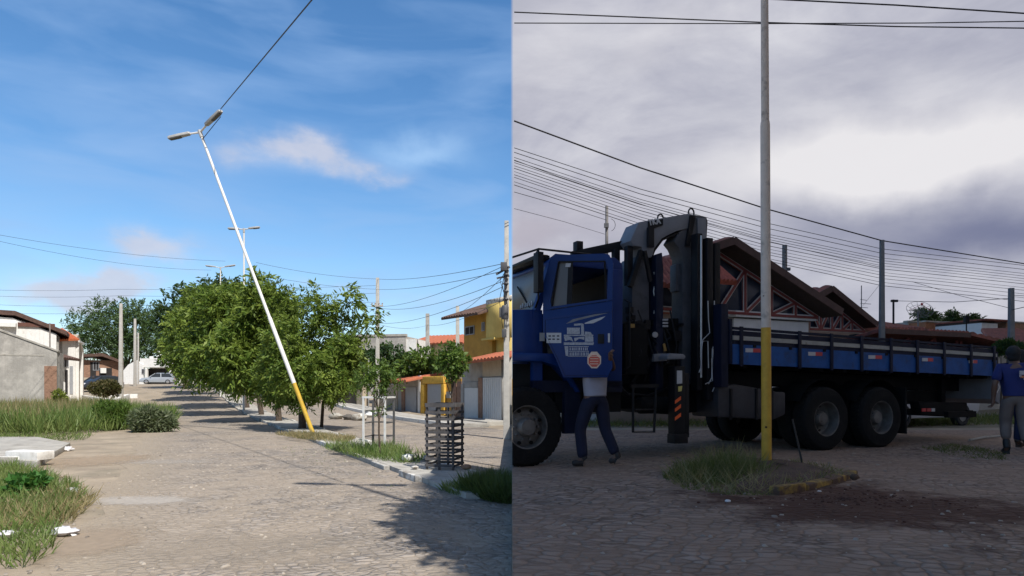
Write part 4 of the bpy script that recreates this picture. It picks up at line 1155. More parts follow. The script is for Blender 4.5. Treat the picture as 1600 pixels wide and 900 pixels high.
h.part('upper_projection', m_yel2, h.L-.05, h.L+3.2, h.Z(769,530), h.Z(769,477), -.24, .35)
h.rect('ledge', m_yel2, 752,528,772,531, .003, .5)
h.window(728,511,741,522); h.window(754,505,757,516)
h.roof('roof', m_tiledk, [(-.9,1.0,h.Z(708,494,1.0)),(h.L+.15,1.0,h.Z(768,485,1.0)),(h.L+.15,-3,h.Z(768,476,-3)),(-.9,-3,h.Z(708,484,-3))], 14)
h.part('parapet', m_wornwhite, h.L-.02, h.L+3.2, h.Z(769,476.9), h.Z(769,470), -1.2, .37)
clipL += h.objs
h = House('orange_gatehouse', XY(655,37.5), XY(721,33.5), 'ochre gate front with a rounded yellow door frame and grey door')
h.part('wall', m_yel, 0, h.L, -.2, h.Z(690,592), -4, 0)
m = MB()
for a,b,c,d in ((661,667,588,652),(693,698,588,652)): h.slab(m,h.T(a),h.T(b),-.1,h.Z(680,600),.003,.18)
h.slab(m,h.T(664),h.T(697),h.Z(680,599.5),h.Z(680,588),.003,.18); h.objs.append(m.build('door_frame', M('bright_ochre',(.62,.36,.05),.8), h.root, bevel=.05))
h.rect('door', m_door, 668,600,692,652, .003, .04)
h.rect('door', m_brickw, 706,597,713,654, .003, .04); h.rect('electric_meter', m_greyp, 697,612,703,622, .003,.10)
h.rect('pillar', m_brickw, 714,596,721,656, .003,.12)
h = House('red_roof_house', XY(622,40), XY(656,37.6), 'small grey fronted house with a red tiled roof sloping to the street')
h.part('wall', m_greyp, 0, h.L, -.2, h.Z(640,592), -4, 0)
h.rect('gate', m_door, 633,605,650,645, .003,.05); h.rect('pillar', m_brickw, 627,608,632,645, .003,.1); h.rect('pillar', m_white, 653,587,656,648, .003,.12)
h.roof('roof', m_tile, [(-.6,1.0,h.Z(618,597,1.0)),(h.L+.2,1.0,h.Z(656,594,1.0)),(h.L+.9,-3,h.Z(668,577,-3)),(h.T(640),-3,h.Z(640,579,-3))], 14)
h = House('beige_wall', XY(583,42.6), XY(621,40.1), 'plain beige boundary wall left of the red roofed house', 'wall')
h.part('wall', m_beige, 0, h.L, -.2, h.Z(600,602), -.25, 0); h.part('coping', m_conc, -.05, h.L+.05, h.Z(600,602)+.002, h.Z(600,602)+.1, -.3, .05)
h = House('dark_gate', XY(505,46.5), XY(560,43.4), 'wide dark brown metal gate under the nearest tree crown', 'gate')
h.part('gate_leaf', M('brown_metal',(.06,.045,.04),.6,var=.2), 0, h.L*.49, -.1, h.Z(530,596), -.06, 0); h.part('gate_leaf', M('brown_metal',(.06,.045,.04),.6), h.L*.51, h.L, -.1, h.Z(530,596), -.06, 0)
h.part('pillar', m_beige, h.L+.002, h.L+.7, -.1, h.Z(562,600), -.3, .15); h.part('pillar', m_beige, -.6, -.002, -.1, h.Z(505,600), -.3, .15)
h = House('boundary_wall', XY(430,51.5), XY(504,46.7), 'grey boundary wall seen between the tree trunks', 'wall')
h.part('wall', m_greyp, 0, h.L-.6, -.2, h.Z(470,612), -.25, 0); h.part('coping', m_conc, -.05, h.L-.55, h.Z(470,612)+.002, h.Z(470,612)+.08, -.3, .05)
h = House('boundary_wall', XY(335,60), XY(429,51.7), 'long pale boundary wall behind the far median trunks', 'wall')
h.part('wall', m_white, 0, h.L, -.2, h.Z(400,612), -.25, 0); h.part('coping', m_conc, -.05, h.L+.05, h.Z(400,612)+.002, h.Z(400,612)+.08, -.3, .05)
h = House('grey_block', XY(548,57), XY(634,56), 'unpainted grey block of a building with a white side wall behind the trees', 'building')
h.part('wall', m_greywall, 0, h.L, -.2, h.Z(590,526), -6, 0)
h.part('side_wall', m_white, h.L+.003, h.L+.9, -.2, h.Z(640,530), -6, -.1)
h.part('parapet', m_conc, -.05, h.L+.05, h.Z(590,526)+.002, h.Z(590,522.5), -.3, .06)
h.window(560,545,572,556)
h = House('far_house', XY(640,62), XY(726,58), 'far pale house with a low tiled roof between the distant pole and the yellow house')
h.part('wall', m_beige, 0, h.L, -.2, h.Z(690,535), -4, 0)
h.roof('roof', m_tile, [(-.3,.6,h.Z(640,537,.6)),(h.L+.3,.6,h.Z(726,535,.6)),(h.L+.3,-3,h.Z(726,524,-3)),(-.3,-3,h.Z(640,527,-3))], 16)
for o in clipL: clip_x(o, False, -.004)

# ------------------------------------------------------------------ cars
def car(label, loc, rz, paint, kind='hatch', group=None):
    root = empty('parked_car', loc, rz, label, 'car', group)
    b = MB(); hw = .82
    # x along the car, front at +x
    side = [(-2.0,.38),(-2.05,.62),(-1.98,.88),(-1.2,.93),(.75,.92),(1.75,.80),(2.02,.62),(2.05,.36),(1.75,.24),(-1.75,.24)]
    b.uz(side, -hw, hw); body = b.build('body', paint, root, bevel=.06)
    c = MB(); lo = [(-1.75,.9),(.95,.9)]; top_ = [(-1.35,1.42),(-1.1,1.47),(.05,1.46),(.3,1.40)]
    P = [(-1.85,-hw*.97,.9),(.98,-hw*.97,.9),(.22,-hw*.78,1.42),(-1.45,-hw*.78,1.42)]; Q = [(x,-y,z) for x,y,z in P]
    c.prism(P,Q); c.build('cabin_glass', glass_mat('car_glass',(.02,.025,.03)), root, bevel=.04)
    r = MB(); r.hexa([(-1.42,-.62,1.415),(.18,-.62,1.415),(.18,.62,1.415),(-1.42,.62,1.415),(-1.3,-.55,1.475),(.05,-.55,1.475),(.05,.55,1.475),(-1.3,.55,1.475)]); r.build('roof', paint, root, bevel=.02)
    for s in (-1,1):
        for x0,x1 in ((-1.85,-1.45),(-.45,-.42),(.98,.22)):
            pl = MB(); pl.bar((x0,s*hw*.975,.9),(x1,s*hw*.79,1.43),.07,.07); pl.build('window_pillar', paint, root)
        for x in (-1.25,1.25):
            w = MB(); w.lathe((x,s*(hw-.17),.31),(0,s,0),[(.20,.0),(.30,.0),(.31,.03),(.31,.16),(.29,.19),(.20,.19)],20,closed=True); wh = w.build('wheel', M('tyre',(.018,.018,.019),.85), root)
            k = MB(); k.lathe((x,s*(hw-.15),.31),(0,s,0),[(.195,.0),(.195,.14),(.15,.15),(.06,.17)],16); k.build('rim', M('rim_metal',(.45,.45,.46),.35,.8), wh)
        l = MB(); l.box(1.78,2.03,s*.55-.18,s*.55+.18,.60,.74); l.build('headlight', glass_mat('lamp_lens',(.6,.6,.62),.1), root, bevel=.03)
        t = MB(); t.box(-2.07,-1.95,s*.6-.14,s*.6+.14,.62,.86); t.build('tail_light', M('red_lens',(.35,.02,.02),.25), root, bevel=.02)
        mi = MB(); mi.ell((.72,s*(hw+.08),.98),(.07,.09,.07),8,6); mi.build('mirror', paint, root)
    p = MB(); p.box(2.0,2.09,-.7,.7,.30,.46); p.box(-2.1,-2.02,-.7,.7,.32,.48); p.build('bumper', M('bumper_dark',(.05,.05,.055),.6), root, bevel=.03)
    return root
silver = M('silver_paint',(.38,.42,.47),.3,.3,var=.04)
p = XY(247,84.5); car('silver blue car parked in front of the white house at the top of the street', (p.x,p.y,zl(84.5)), R(200), silver)
p = XY(167,63.0); car('dark parked car in the yard of the raw brick house', (p.x,p.y-1.2,zl(62)), R(250), M('dark_paint',(.03,.035,.045),.3))

# ------------------------------------------------------------------ tree behind the camera whose shadow lies on the near right of the road
random.seed(9)
L = lobes_fill(16, 1.2, 1.35, 5.3, 8.0, .5, .8, 3)
tree('tree outside the picture that shades the near edge of the sunny road', 4.6, 2.7, [(l[0]*.9-1.55,l[1]*.9+.6,l[2],l[3],l[4],l[5]*.8) for l in L], 17000, .22, .08, m_leaf, .14, .4, 'neem_tree', None, 3.2)
# ================================================================== right half: truck, pole, houses
TH = R(23.5)
TO = Vector((.21, 8.40, ZR0))
TA = Vector((math.cos(TH), math.sin(TH), 0)); TB = Vector((-math.sin(TH), math.cos(TH), 0))
def T(px, py, v=0.0):
    """(u along the truck, z above its ground) under a pixel, on the plane v metres behind its near side"""
    k = (px-800)/F
    u = (k*(TO.y+TB.y*v)-TO.x-TB.x*v)/(TA.x-k*TA.y)
    Y = TO.y+TA.y*u+TB.y*v
    return (u, EYE-(py-HZ)/F*Y-ZR0)
def TP(pts, v=0.0): return [T(a,b,v) for a,b in pts]

m_blue = M('truck_blue', (.004,.026,.13), .42, spec=.22, var=.12, scale=3, spots=(.010,.028,.085), spot_scale=2.5, spot_amt=.3)
m_bedblue = M('bed_blue', (.012,.068,.235), .6, spec=.25, var=.25, scale=4, spots=(.03,.045,.09), spot_scale=3.5, spot_amt=.38, bump=.15)
m_navy = M('dark_navy', (.007,.010,.026), .6, var=.2, spec=.2)
m_chas = M('chassis_black', (.006,.006,.0065), .8, var=.3, scale=5, spec=.2)
m_rub = M('tyre_rubber', (.010,.0095,.0095), .95, spec=.2, var=.25, scale=12, bump=.4, bscale=60)
m_rim = M('wheel_steel', (.13,.122,.115), .6, .3, var=.25, scale=7, spots=(.08,.065,.055), spot_scale=5, spot_amt=.4)
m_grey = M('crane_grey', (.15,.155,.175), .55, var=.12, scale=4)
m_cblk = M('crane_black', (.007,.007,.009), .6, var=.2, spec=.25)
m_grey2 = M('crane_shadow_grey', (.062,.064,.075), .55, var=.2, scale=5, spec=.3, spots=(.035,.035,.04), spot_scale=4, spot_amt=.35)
m_sil = M('hose_silver', (.42,.42,.43), .35, .6, var=.1)
m_rail = M('pale_rail', (.30,.29,.265), .7, var=.2, scale=6, spots=(.16,.14,.12), spot_scale=6, spot_amt=.35)
m_wst = M('sticker_white', (.42,.42,.43), .5, var=.1, scale=30)
m_red = M('reflector_red', (.42,.02,.025), .4)
m_or = M('stripe_orange', (.75,.10,.015), .5)
m_seat = M('cab_interior', (.01,.01,.011), .9)
m_wind = glass_mat('windscreen', (.06,.063,.068), .5)

truck = empty('crane_truck', TO, TH, 'blue flatbed truck with a folded grey crane behind its cab and low wooden sides', 'truck')
TPARTS = []
def tp(mb, name, mat, parent=None, **k):
    o = mb.build(name, mat, parent or truck, **k); TPARTS.append(o); return o
# chassis
m = MB()
for v in (.72,1.55): m.box(-1.4,9.6,v,v+.09,.72,.98)
for u in (1.7,2.6,3.6,4.6,6.1,7.6,8.7,9.5): m.box(u,u+.12,.80,1.56,.76,.93)
tp(m,'chassis_frame',m_chas)
m = MB(); m.box(-.1,.15,.1,2.2,.45,.60); m.box(5.35,5.55,.1,2.25,.46,.60); m.box(6.67,6.87,.1,2.25,.46,.60); tp(m,'axle',m_chas)
# wheels
def wheel(u, v, far, dual=True):
    w = MB(); s = 1 if far else -1; R0=.525
    prof = [(.29,0),(.40,-.015),(.485,0),(.515,.03),(.525,.06),(.525,.21),(.515,.24),(.485,.27),(.40,.285),(.29,.27)]
    v0 = v+.27 if not far else v-.27      # outer face at v
    ax = (0,-1,0) if not far else (0,1,0)
    c0 = (u, v+.27, R0) if not far else (u, v-.27, R0)
    w.lathe(c0, ax, prof, 36, closed=True)
    for i in range(44):                    # tread blocks
        t = 2*math.pi*i/44
        for h0,h1 in ((.055,.125),(.145,.215)):
            p = [(R0-.006,h0,t),(R0-.006,h1,t),(R0+.009,h1,t),(R0+.009,h0,t)]; q = [(r,h,t+.085) for r,h,_ in p]
            f = lambda r,h,tt: (u+r*math.cos(tt), c0[1]+ax[1]*h, R0+r*math.sin(tt))
            w.prism([f(*a) for a in p],[f(*a) for a in q])
    wr = tp(w,'wheel',m_rub)
    if dual:
        d = MB(); c1 = (u, c0[1]-ax[1]*.33, R0); d.lathe(c1, ax, prof, 28, closed=True); tp(d,'inner_tyre',m_rub,wr)
    r = MB()
    dp = .19 if dual else .02       # rear rims are deeply dished
    fa = lambda h: h
    prof2 = [(.292,.265),(.275,.262),(.268,.20),(.262,.15-dp*.35),(.20,.20-dp),(.13,.215-dp),(.125,.27-dp*.6),(.10,.31-dp*.6),(.03,.315-dp*.6)]
    r.lathe(c0, ax, prof2, 32, caps=False)
    for i in range(10):
        t = 2*math.pi*i/10; p = Vector((u+.17*math.cos(t), c0[1]+ax[1]*(.205-dp), R0+.17*math.sin(t)))
        r.tube([p,p+Vector(ax)*.045],.016,6)
    rm = tp(r,'rim',m_rim,wr)
    h = MB()
    for i in range(8):
        t = 2*math.pi*(i+.5)/8; p = Vector((u+.228*math.cos(t), c0[1]+ax[1]*(.188-dp*.8), R0+.228*math.sin(t)))
        h.tube([p,p+Vector(ax)*.014],.026,8)
    tp(h,'hand_hole',m_chas,rm)
wheel(0.0,.0,False,False)
for u in (5.45,6.77): wheel(u,.0,False); wheel(u,2.4,True)
# cab shell, door open
m = MB()
m.uz([(.34,2.74),(.5,2.86),(1.40,2.88),(1.52,2.80),(1.52,2.70),(.34,2.70)],.08,2.3); tp(m,'cab_roof',m_blue,bevel=.03)
m = MB(); m.box(1.44,1.52,.10,2.3,1.0,2.72)
m.uz([(1.20,1.02),(1.50,1.02),(1.52,2.72),(1.30,2.72)],.06,.16); tp(m,'cab_rear_wall',m_blue,bevel=.03)
m = MB(); m.box(.1,1.5,.06,2.3,.98,1.14); m.box(.1,1.5,2.24,2.3,1.1,2.0); tp(m,'cab_floor',m_navy)
m = MB(); m.bar((.16,.10,2.05),(.40,.12,2.76),.09,.08); m.bar((.16,2.26,2.05),(.40,2.24,2.76),.09,.08); m.box(.10,.24,.06,.14,1.0,2.08); tp(m,'windscreen_pillar',m_blue)
m = MB(); m.hexa([(.13,.15,2.08),(.15,.15,2.08),(.15,2.22,2.08),(.13,2.22,2.08),(.37,.17,2.74),(.39,.17,2.74),(.39,2.20,2.74),(.37,2.20,2.74)]); ws = tp(m,'windscreen',m_wind)
m = MB(); m.bar((.15,.25,2.12),(.27,.95,2.52),.012,.02); tp(m,'wiper',m_chas,ws)
m = MB()
for i,h_ in enumerate((.05,.03,.05,.045,.03,.05,.04)): m.bar((.145,.2+.06*i,2.15),(.145+h_*.25,.215+.06*i,2.15+h_*1.3),.012,.02)
tp(m,'screen_lettering',m_wst,ws)
m = MB(); m.box(.5,1.4,.25,2.1,1.14,1.16); m.box(.75,1.3,.28,.9,1.16,1.62); m.hexa([(1.15,.28,1.62),(1.3,.28,1.62),(1.3,.9,1.62),(1.15,.9,1.62),(1.28,.3,2.3),(1.40,.3,2.3),(1.40,.88,2.3),(1.28,.88,2.3)]); m.box(1.38,1.43,.2,2.2,1.2,2.68); m.box(.15,.35,.2,2.2,1.6,2.05); tp(m,'seat',m_seat,bevel=.02)
# bonnet and near wing
m = MB(); m.hexa([(-.9,.05,1.46),(.18,.05,1.46),(.18,.5,1.46),(-.9,.5,1.46),(-.9,.07,2.02),(.16,.07,2.09),(.16,.5,2.09),(-.9,.5,2.02)]); tp(m,'cowl_panel',m_blue,bevel=.02)
m = MB(); m.hexa([(-1.9,.42,1.10),(.1,.16,1.10),(.1,2.24,1.10),(-1.9,1.98,1.10),(-1.9,.55,1.75),(.12,.2,2.10),(.12,2.2,2.10),(-1.9,1.85,1.75)]); tp(m,'bonnet',m_blue,bevel=.05)
m = MB(); arch = [(-1.2,1.05),(-1.2,1.40),(-.9,1.50),(.36,1.50),(.52,1.40),(.70,1.10),(.78,.98),(.72,.98),(.60,1.16),(.42,1.33),(.2,1.39),(-.6,1.39),(-1.0,1.25),(-1.1,1.05)]
m.uz(arch,-.03,.55); tp(m,'wing',m_blue,bevel=.02)
m = MB(); m.box(-.85,.60,.16,.62,.7,1.36); m.box(.45,1.5,.10,.9,.70,1.0); tp(m,'wheel_well',m_chas)
m = MB(); m.box(.56,.80,.02,.12,.42,1.05); tp(m,'mudflap',m_navy)
m = MB(); m.box(.05,.13,-.20,-.06,2.28,2.80); m.tube([(.15,.1,2.82),(.09,-.13,2.84),(.09,-.13,2.2),(.15,.1,2.1)],.014,6); tp(m,'mirror',m_cblk,bevel=.015)
m = MB(); m.tube([(-.1,.30,2.80),(.09,-.14,2.845),(.5,.10,2.90),(1.1,.25,2.93)],.014,6); m.box(.22,.42,.2,2.2,2.80,2.85); tp(m,'sun_visor',m_cblk)
# the open door, hinged at its front edge
DA = R(-35); DH = Vector((.20,.03,0)); DD = Vector((math.cos(DA),math.sin(DA),0)); DN = Vector((math.sin(DA),-math.cos(DA),0))   # DN faces the camera
def D3(s, z, o=0.0): p = DH+DD*s+DN*o; return (p.x,p.y,z)
def DP(px, py, o=0.02):
    H_ = TO + TA*(DH.x+DN.x*o)+TB*(DH.y+DN.y*o); d = TA*DD.x+TB*DD.y; k = (px-800)/F
    s = (k*H_.y-H_.x)/(d.x-k*d.y); Y = H_.y+d.y*s
    return (s, EYE-(py-HZ)/F*Y-ZR0)
def dprism(m, pts, o0, o1, mi=0): return m.prism([D3(s,z,o0) for s,z in pts],[D3(s,z,o1) for s,z in pts],mi)
DPX = lambda l: [DP(a,b) for a,b in l]
m = MB()
dprism(m, DPX([(848,520),(868,560),(880,590),(949,590),(957,575),(957,469),(862,484),(848,478)]), -.05, .02)
door = tp(m,'door',m_blue,bevel=.012)
m = MB()
dprism(m, DPX([(848,478),(862,484),(860,470),(872,408),(880,398),(868,396),(860,402),(850,440)]), -.045, .015)
dprism(m, DPX([(880,398),(872,408),(946,407),(948,400),(944,396)]), -.045, .0149)
dprism(m, DPX([(946,407),(950,420),(948,471),(957,469),(958,410),(952,398),(944,396)]), -.045, .0151)
tp(m,'window_frame',m_blue,door)
m = MB(); dprism(m, DPX([(888,408),(895,408),(893,478),(885,479)]), -.03,.01); tp(m,'window_divider',m_cblk,door)
m = MB(); dprism(m, DPX([(872,408),(888,408),(885,480),(861,483)]), -.02,-.01); tp(m,'vent_window',m_wind,door)
m = MB(); dprism(m, DPX([(884,411),(892,411),(891,417),(883,417)]), .011,.014); tp(m,'window_sticker',m_wst,door)
m = MB(); dprism(m, DPX([(849,481),(957,466),(957,469),(849,485)]), .0205,.03); dprism(m, DPX([(850,497),(956,484),(956,487),(850,500)]), .0205,.026); tp(m,'door_crease',m_blue,door)
m = MB(); dprism(m, DPX([(934,522),(944,522),(944,537),(934,537)]), .0205,.03); tp(m,'handle',m_cblk,door,bevel=.003)
m = MB()
rim_ = [(862,481),(873,409),(945,408.5),(947,470)]
for p_,q_ in zip(rim_, rim_[1:]+rim_[:1]):
    a_ = DP(*p_,.018); b_ = DP(*q_,.018); m.bar(D3(a_[0],a_[1],.018),D3(b_[0],b_[1],.018),.018,.018)
tp(m,'window_seal',m_cblk,door)
m = MB(); seam = [(852,500),(852,521),(871,560),(883,587),(947,587)]
for p_,q_ in zip(seam[:-1], seam[1:]):
    a_ = DP(*p_,.0205); b_ = DP(*q_,.0205); m.bar(D3(a_[0],a_[1],.0205),D3(b_[0],b_[1],.0205),.004,.006)
tp(m,'door_seam',m_navy,door)
m = MB(); dprism(m, DPX([(950,521),(953,521),(953,535),(950,535)]), .0205,.035); tp(m,'latch',m_wst,door)
m = MB()
dprism(m, DPX([(854,520),(877,520),(877,536),(854,536)]), .0205,.0225); tp(m,'white_sign',m_wst,door)
m = MB()
for a in (857,863,870): 
    for b in (524,529): dprism(m, DPX([(a,b),(a+4,b),(a+4,b+2),(a,b+2)]), .0226,.0235)
tp(m,'sign_marks',m_navy,door)
m = MB(); dprism(m, DPX([(843,520),(851,520),(851,533),(843,533)]), .0205,.022); tp(m,'grey_sign',M('sticker_grey',(.16,.16,.17),.6),door)
m = MB()
dprism(m, DPX([(913,505),(925,500),(946,494),(940,499),(927,505),(914,506)]), .0205,.022)
tp(m,'swoosh',m_wst,door)
m = MB(); dprism(m, DPX([(884,506),(895,499),(912,495),(930,491),(950,489),(925,495),(905,500),(893,504)]), .0205,.0215); tp(m,'swoosh',M('sticker_grey',(.16,.16,.17),.6),door)
# pictogram of a crane truck and two lines of worn lettering below it
m = MB()
for poly in ([(886,512),(906,512),(906,522),(886,522)],[(881,523),(927,523),(927,525),(881,525)],[(881,535),(928,535),(927,539),(881,539)],
             [(908,506),(912,506),(913,524),(908,524)],[(897,506),(910,505),(910,508),(897,509)],[(914,518),(923,519),(927,527),(927,534),(914,534)],[(881,526),(886,524),(893,527),(896,534),(890,531),(883,533)],[(897,528),(913,526),(913,531),(905,529),(898,534)],
             [(882,541),(888,541),(888,556),(884,556)],[(889,548.3),(920,548.3),(920,549.5),(889,549.5)],[(889,541),(920,541),(920,542.2),(889,542.2)],[(887,556),(920,556),(920,557),(887,557)]):
    dprism(m, DPX(poly), .0205,.0222)
for r0,r1 in ((543,547.5),(550.5,555.5)):
    random.seed(int(r0)); x = 890
    while x < 919:
        w_ = random.uniform(1.0,2.0); dprism(m, DPX([(x,r0),(x+w_,r0),(x+w_,r1),(x,r1)]), .0205,.0222); x += w_+random.uniform(.7,1.6)
tp(m,'truck_emblem',M('emblem_white',(.30,.31,.34),.6,var=.3,scale=45),door)
m = MB(); c_ = (928.5,562.5)
oct_ = [(c_[0]+11.5*math.cos(t),c_[1]+14*math.sin(t)) for t in [R(22.5+45*i) for i in range(8)]]
dprism(m, DPX(oct_), .0205,.0222); oc = tp(m,'octagon_sticker',M('sticker_cream',(.62,.47,.36),.6,var=.15,scale=30),door)
m = MB()
dprism(m, DPX([(c_[0]+9.5*math.cos(t),c_[1]+1.5+10*math.sin(t)) for t in [R(22.5+45*i) for i in range(8)]]), .0223,.0235); tp(m,'sticker_field',M('sticker_red',(.50,.075,.045),.6,var=.2,scale=40),oc)
m = MB()
for y_ in (556,560,564,568): dprism(m, DPX([(922,y_),(935,y_),(935,y_+1.1),(922,y_+1.1)]), .0236,.0245)
tp(m,'sticker_lines',M('sticker_cream',(.62,.47,.36),.6),oc)

# crane (folded behind the cab)
def prism_px(m, pts, v0, v1, vref=None, mi=0):
    return m.uz(TP(pts, v0 if vref is None else vref), v0, v1, mi)
m = MB(); prism_px(m, [(985,376),(998,347),(1014,344),(1078,333),(1083,336),(1080,356),(1058,361),(1036,371),(1023,388),(1019,402),(1008,404),(1003,386),(990,384)], .50,.86)
boom = tp(m,'crane_boom',m_grey,bevel=.018)
m = MB(); prism_px(m, [(1013,346),(1036,342),(1036,352),(1022,357),(1013,358)], .485,.499); tp(m,'name_plate',m_cblk,boom)
for px in (1032,1080):
    u,z = T(px,331 if px == 1080 else 340,.68); k = MB()
    pts = [(u+.055*math.cos(t),.68,z-.02+.075*math.sin(t)) for t in [R(-20+22*i) for i in range(11)]]; k.tube(pts,.013,6); tp(k,'lifting_eye',m_cblk,boom)
m = MB(); prism_px(m, [(1076,333.5),(1104,339),(1106,346),(1104,382),(1100,387),(1099,600),(1091,600),(1091,400),(1086,402),(1086,600),(1066,600),(1067,402),(1060,386),(1053,377),(1062,362),(1072,356)], .52,.80)
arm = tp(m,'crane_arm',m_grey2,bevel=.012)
m = MB(); prism_px(m, [(1079,336),(1087,338),(1083,360),(1078,384),(1072,384),(1076,360)], .47,.51); prism_px(m,[(1060,362),(1080,352),(1079,356),(1058,367),(1036,376),(1024,392),(1020,402),(1014,402),(1026,378)],.54,.86); tp(m,'hose_cover',m_cblk,arm)
m = MB(); prism_px(m,[(1090,340),(1103.5,341),(1104,384),(1099.5,390),(1098.5,598),(1091.5,598),(1091,390)],.50,.519); tp(m,'arm_side_plate',m_grey,arm,bevel=.004)
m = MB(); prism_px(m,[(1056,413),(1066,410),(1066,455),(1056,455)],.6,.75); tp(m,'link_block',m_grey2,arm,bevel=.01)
m = MB()
for y0,y1 in ((346,350),(356,360)):
    prism_px(m,[(1098,y0),(1103,y0),(1103,y1),(1098,y1)],.505,.519)
tp(m,'pin',m_cblk,arm)
m = MB()
for px,y0,y1,w_,v in ((1088.5,366,610,4.2,.34),(1104.5,373,625,4.6,.30),(1116,381,625,4.4,.30)):
    (u0,z0),(u1,z1) = T(px,y1,v),T(px,y0,v); (ua,_),(ub,_) = T(px-w_,y0,v),T(px+w_,y0,v); r = (ub-ua)/2
    m.box(u1-r,u1+r,v-.08,v+.08,z0,z1)
tp(m,'crane_extension',m_cblk,bevel=.015)
m = MB()
for px,y0,y1,v in ((1095.5,368,590,.26),(1111,376,560,.24),(1121.5,384,560,.24)):
    (u0,z0),(u1,z1) = T(px,y1,v),T(px,y0,v); m.tube([(u1,v,z0),(u1,v,z1)],.017,7)
tp(m,'cylinder_rod',m_sil)
# column, pedestal and machinery
m = MB(); prism_px(m,[(1025,398),(1035,394),(1037,420),(1037,610),(1025,610)],.45,.75); prism_px(m,[(1015,402),(1025,399),(1025,470),(1015,470)],.6,.8); tp(m,'crane_column',m_navy,bevel=.02)
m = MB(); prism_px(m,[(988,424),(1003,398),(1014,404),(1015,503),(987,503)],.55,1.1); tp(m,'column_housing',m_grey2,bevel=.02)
m = MB(); m.bar((*(lambda a:(a[0],.50,a[1]))(T(1002,392,.5)),),(*(lambda a:(a[0],.50,a[1]))(T(984,448,.5)),),.07,.07); m.bar((*(lambda a:(a[0],.46,a[1]))(T(1007,392,.46)),),(*(lambda a:(a[0],.46,a[1]))(T(1016,440,.46)),),.05,.05); tp(m,'brace',m_cblk)
m = MB(); prism_px(m,[(986,497),(1128,497),(1128,640),(1050,648),(1010,640),(984,600)],.62,1.9); prism_px(m,[(975,505),(1012,505),(1012,585),(978,585)],.40,.66); tp(m,'crane_base',m_chas,bevel=.02)
m = MB(); random.seed(31)
for i in range(34):
    px = random.uniform(988,1110); py = random.uniform(485,585); u,z = T(px,py,.5); s_ = random.uniform(.02,.07)
    m.box(u-s_,u+s_,.46+random.uniform(0,.1),.64,z-s_*random.uniform(.5,1.6),z+s_*random.uniform(.5,1.6))
for i in range(11):
    px = random.uniform(990,1060); u,z = T(px,random.uniform(480,560),.45); u2,z2 = T(px+random.uniform(-18,18),random.uniform(540,600),.5)
    m.tube([(u,.5,z),(u+.05,.40,(z+z2)/2),(u2,.55,z2)],.012,5)
tp(m,'valve_block',m_cblk)
m = MB()
for y_ in (498,503,508): prism_px(m,[(1036,y_),(1044,y_),(1044,y_+3),(1036,y_+3)],.42,.44)
tp(m,'gauge_plate',M('gauge_grey',(.30,.30,.31),.5))
m = MB(); prism_px(m,[(1024+4.2*math.cos(t),523+4.6*math.sin(t)) for t in [R(30*i) for i in range(12)]],.42,.44)
tp(m,'gauge_dial',M('gauge_grey',(.30,.30,.31),.5))
m = MB(); prism_px(m,[(985,506),(992,506),(992,512),(985,512)],.38,.4); prism_px(m,[(1036,538),(1039,536),(1042,548),(1038,549)],.41,.43); tp(m,'brass_fitting',M('brass',(.25,.17,.06),.4,.6))
m = MB(); prism_px(m,[(1022,553),(1041,552),(1042,564),(1022,565)],.36,.42); tp(m,'grey_bracket',m_grey,bevel=.006)
# hydraulic pipes
def pxline(m, pts, v, r): m.tube([(T(a,b,v)[0],v,T(a,b,v)[1]) for a,b in pts], r, 6)
m = MB()
for pts in ([(1106,470),(1107,500),(1109,520),(1097,532),(1095,575),(1092,582)],[(1116,470),(1116,505),(1118,536),(1113,545),(1112,590),(1107,600)],[(1096,545),(1098,533),(1106,533),(1107,575)],
            [(1114,545),(1115,562),(1116,605),(1113,612)],[(1112,560),(1113,595),(1102,600)],[(1022,425),(1024,440),(1021,455),(1024,470),(1022,490)]): m = MB(); pxline(m, pts, .20 if pts[0][0] > 1050 else .5, .009); tp(m,'hydraulic_pipe',m_sil)
# outrigger leg with its warning stripes
m = MB(); (ul,zt_),(ur,_) = T(1053,572,.05),T(1069,572,.05); m.box(ul,ur,.03,.19,.34,zt_); m.box(ul-.01,ur+.05,.02,.2,.22,.36); m.box(ur+.002,ur+.12,.08,.30,.3,zt_-.1)
leg = tp(m,'outrigger_leg',m_cblk,bevel=.01)
m = MB(); prism_px(m,[(1043,556),(1048,552),(1068,553),(1072,557),(1070,561),(1043,562)],.0,.22); tp(m,'outrigger_cap',m_grey,leg,bevel=.015)
m = MB(); prism_px(m,[(1058,579),(1066,579),(1066,599),(1058,600)],.022,.029); tp(m,'white_label',m_wst,leg)
m = MB(); prism_px(m,[(1060,604),(1066,603),(1065,611),(1060,612)],.022,.029); tp(m,'yellow_label',M('label_yellow',(.5,.42,.12),.6),leg)
m = MB()
for y_ in (622,634.5,648): prism_px(m,[(1055,y_+4),(1064,y_-3),(1064,y_+2.5),(1055,y_+9)],.022,.029)
tp(m,'warning_stripe',m_or,leg)
m = MB(); pts = TP([(989,600),(989,675),(1022,675),(1025,600)],.0); m.tube([(u,.0,z) for u,z in pts],.020,6); pts2 = TP([(989,640),(1023,640)],.0); m.tube([(u,0,z) for u,z in pts2],.014,6); pts3 = TP([(985,603),(1028,603)],.0); m.bar((pts3[0][0],.0,pts3[0][1]),(pts3[1][0],.0,pts3[1][1]),.05); tp(m,'step_frame',m_cblk)
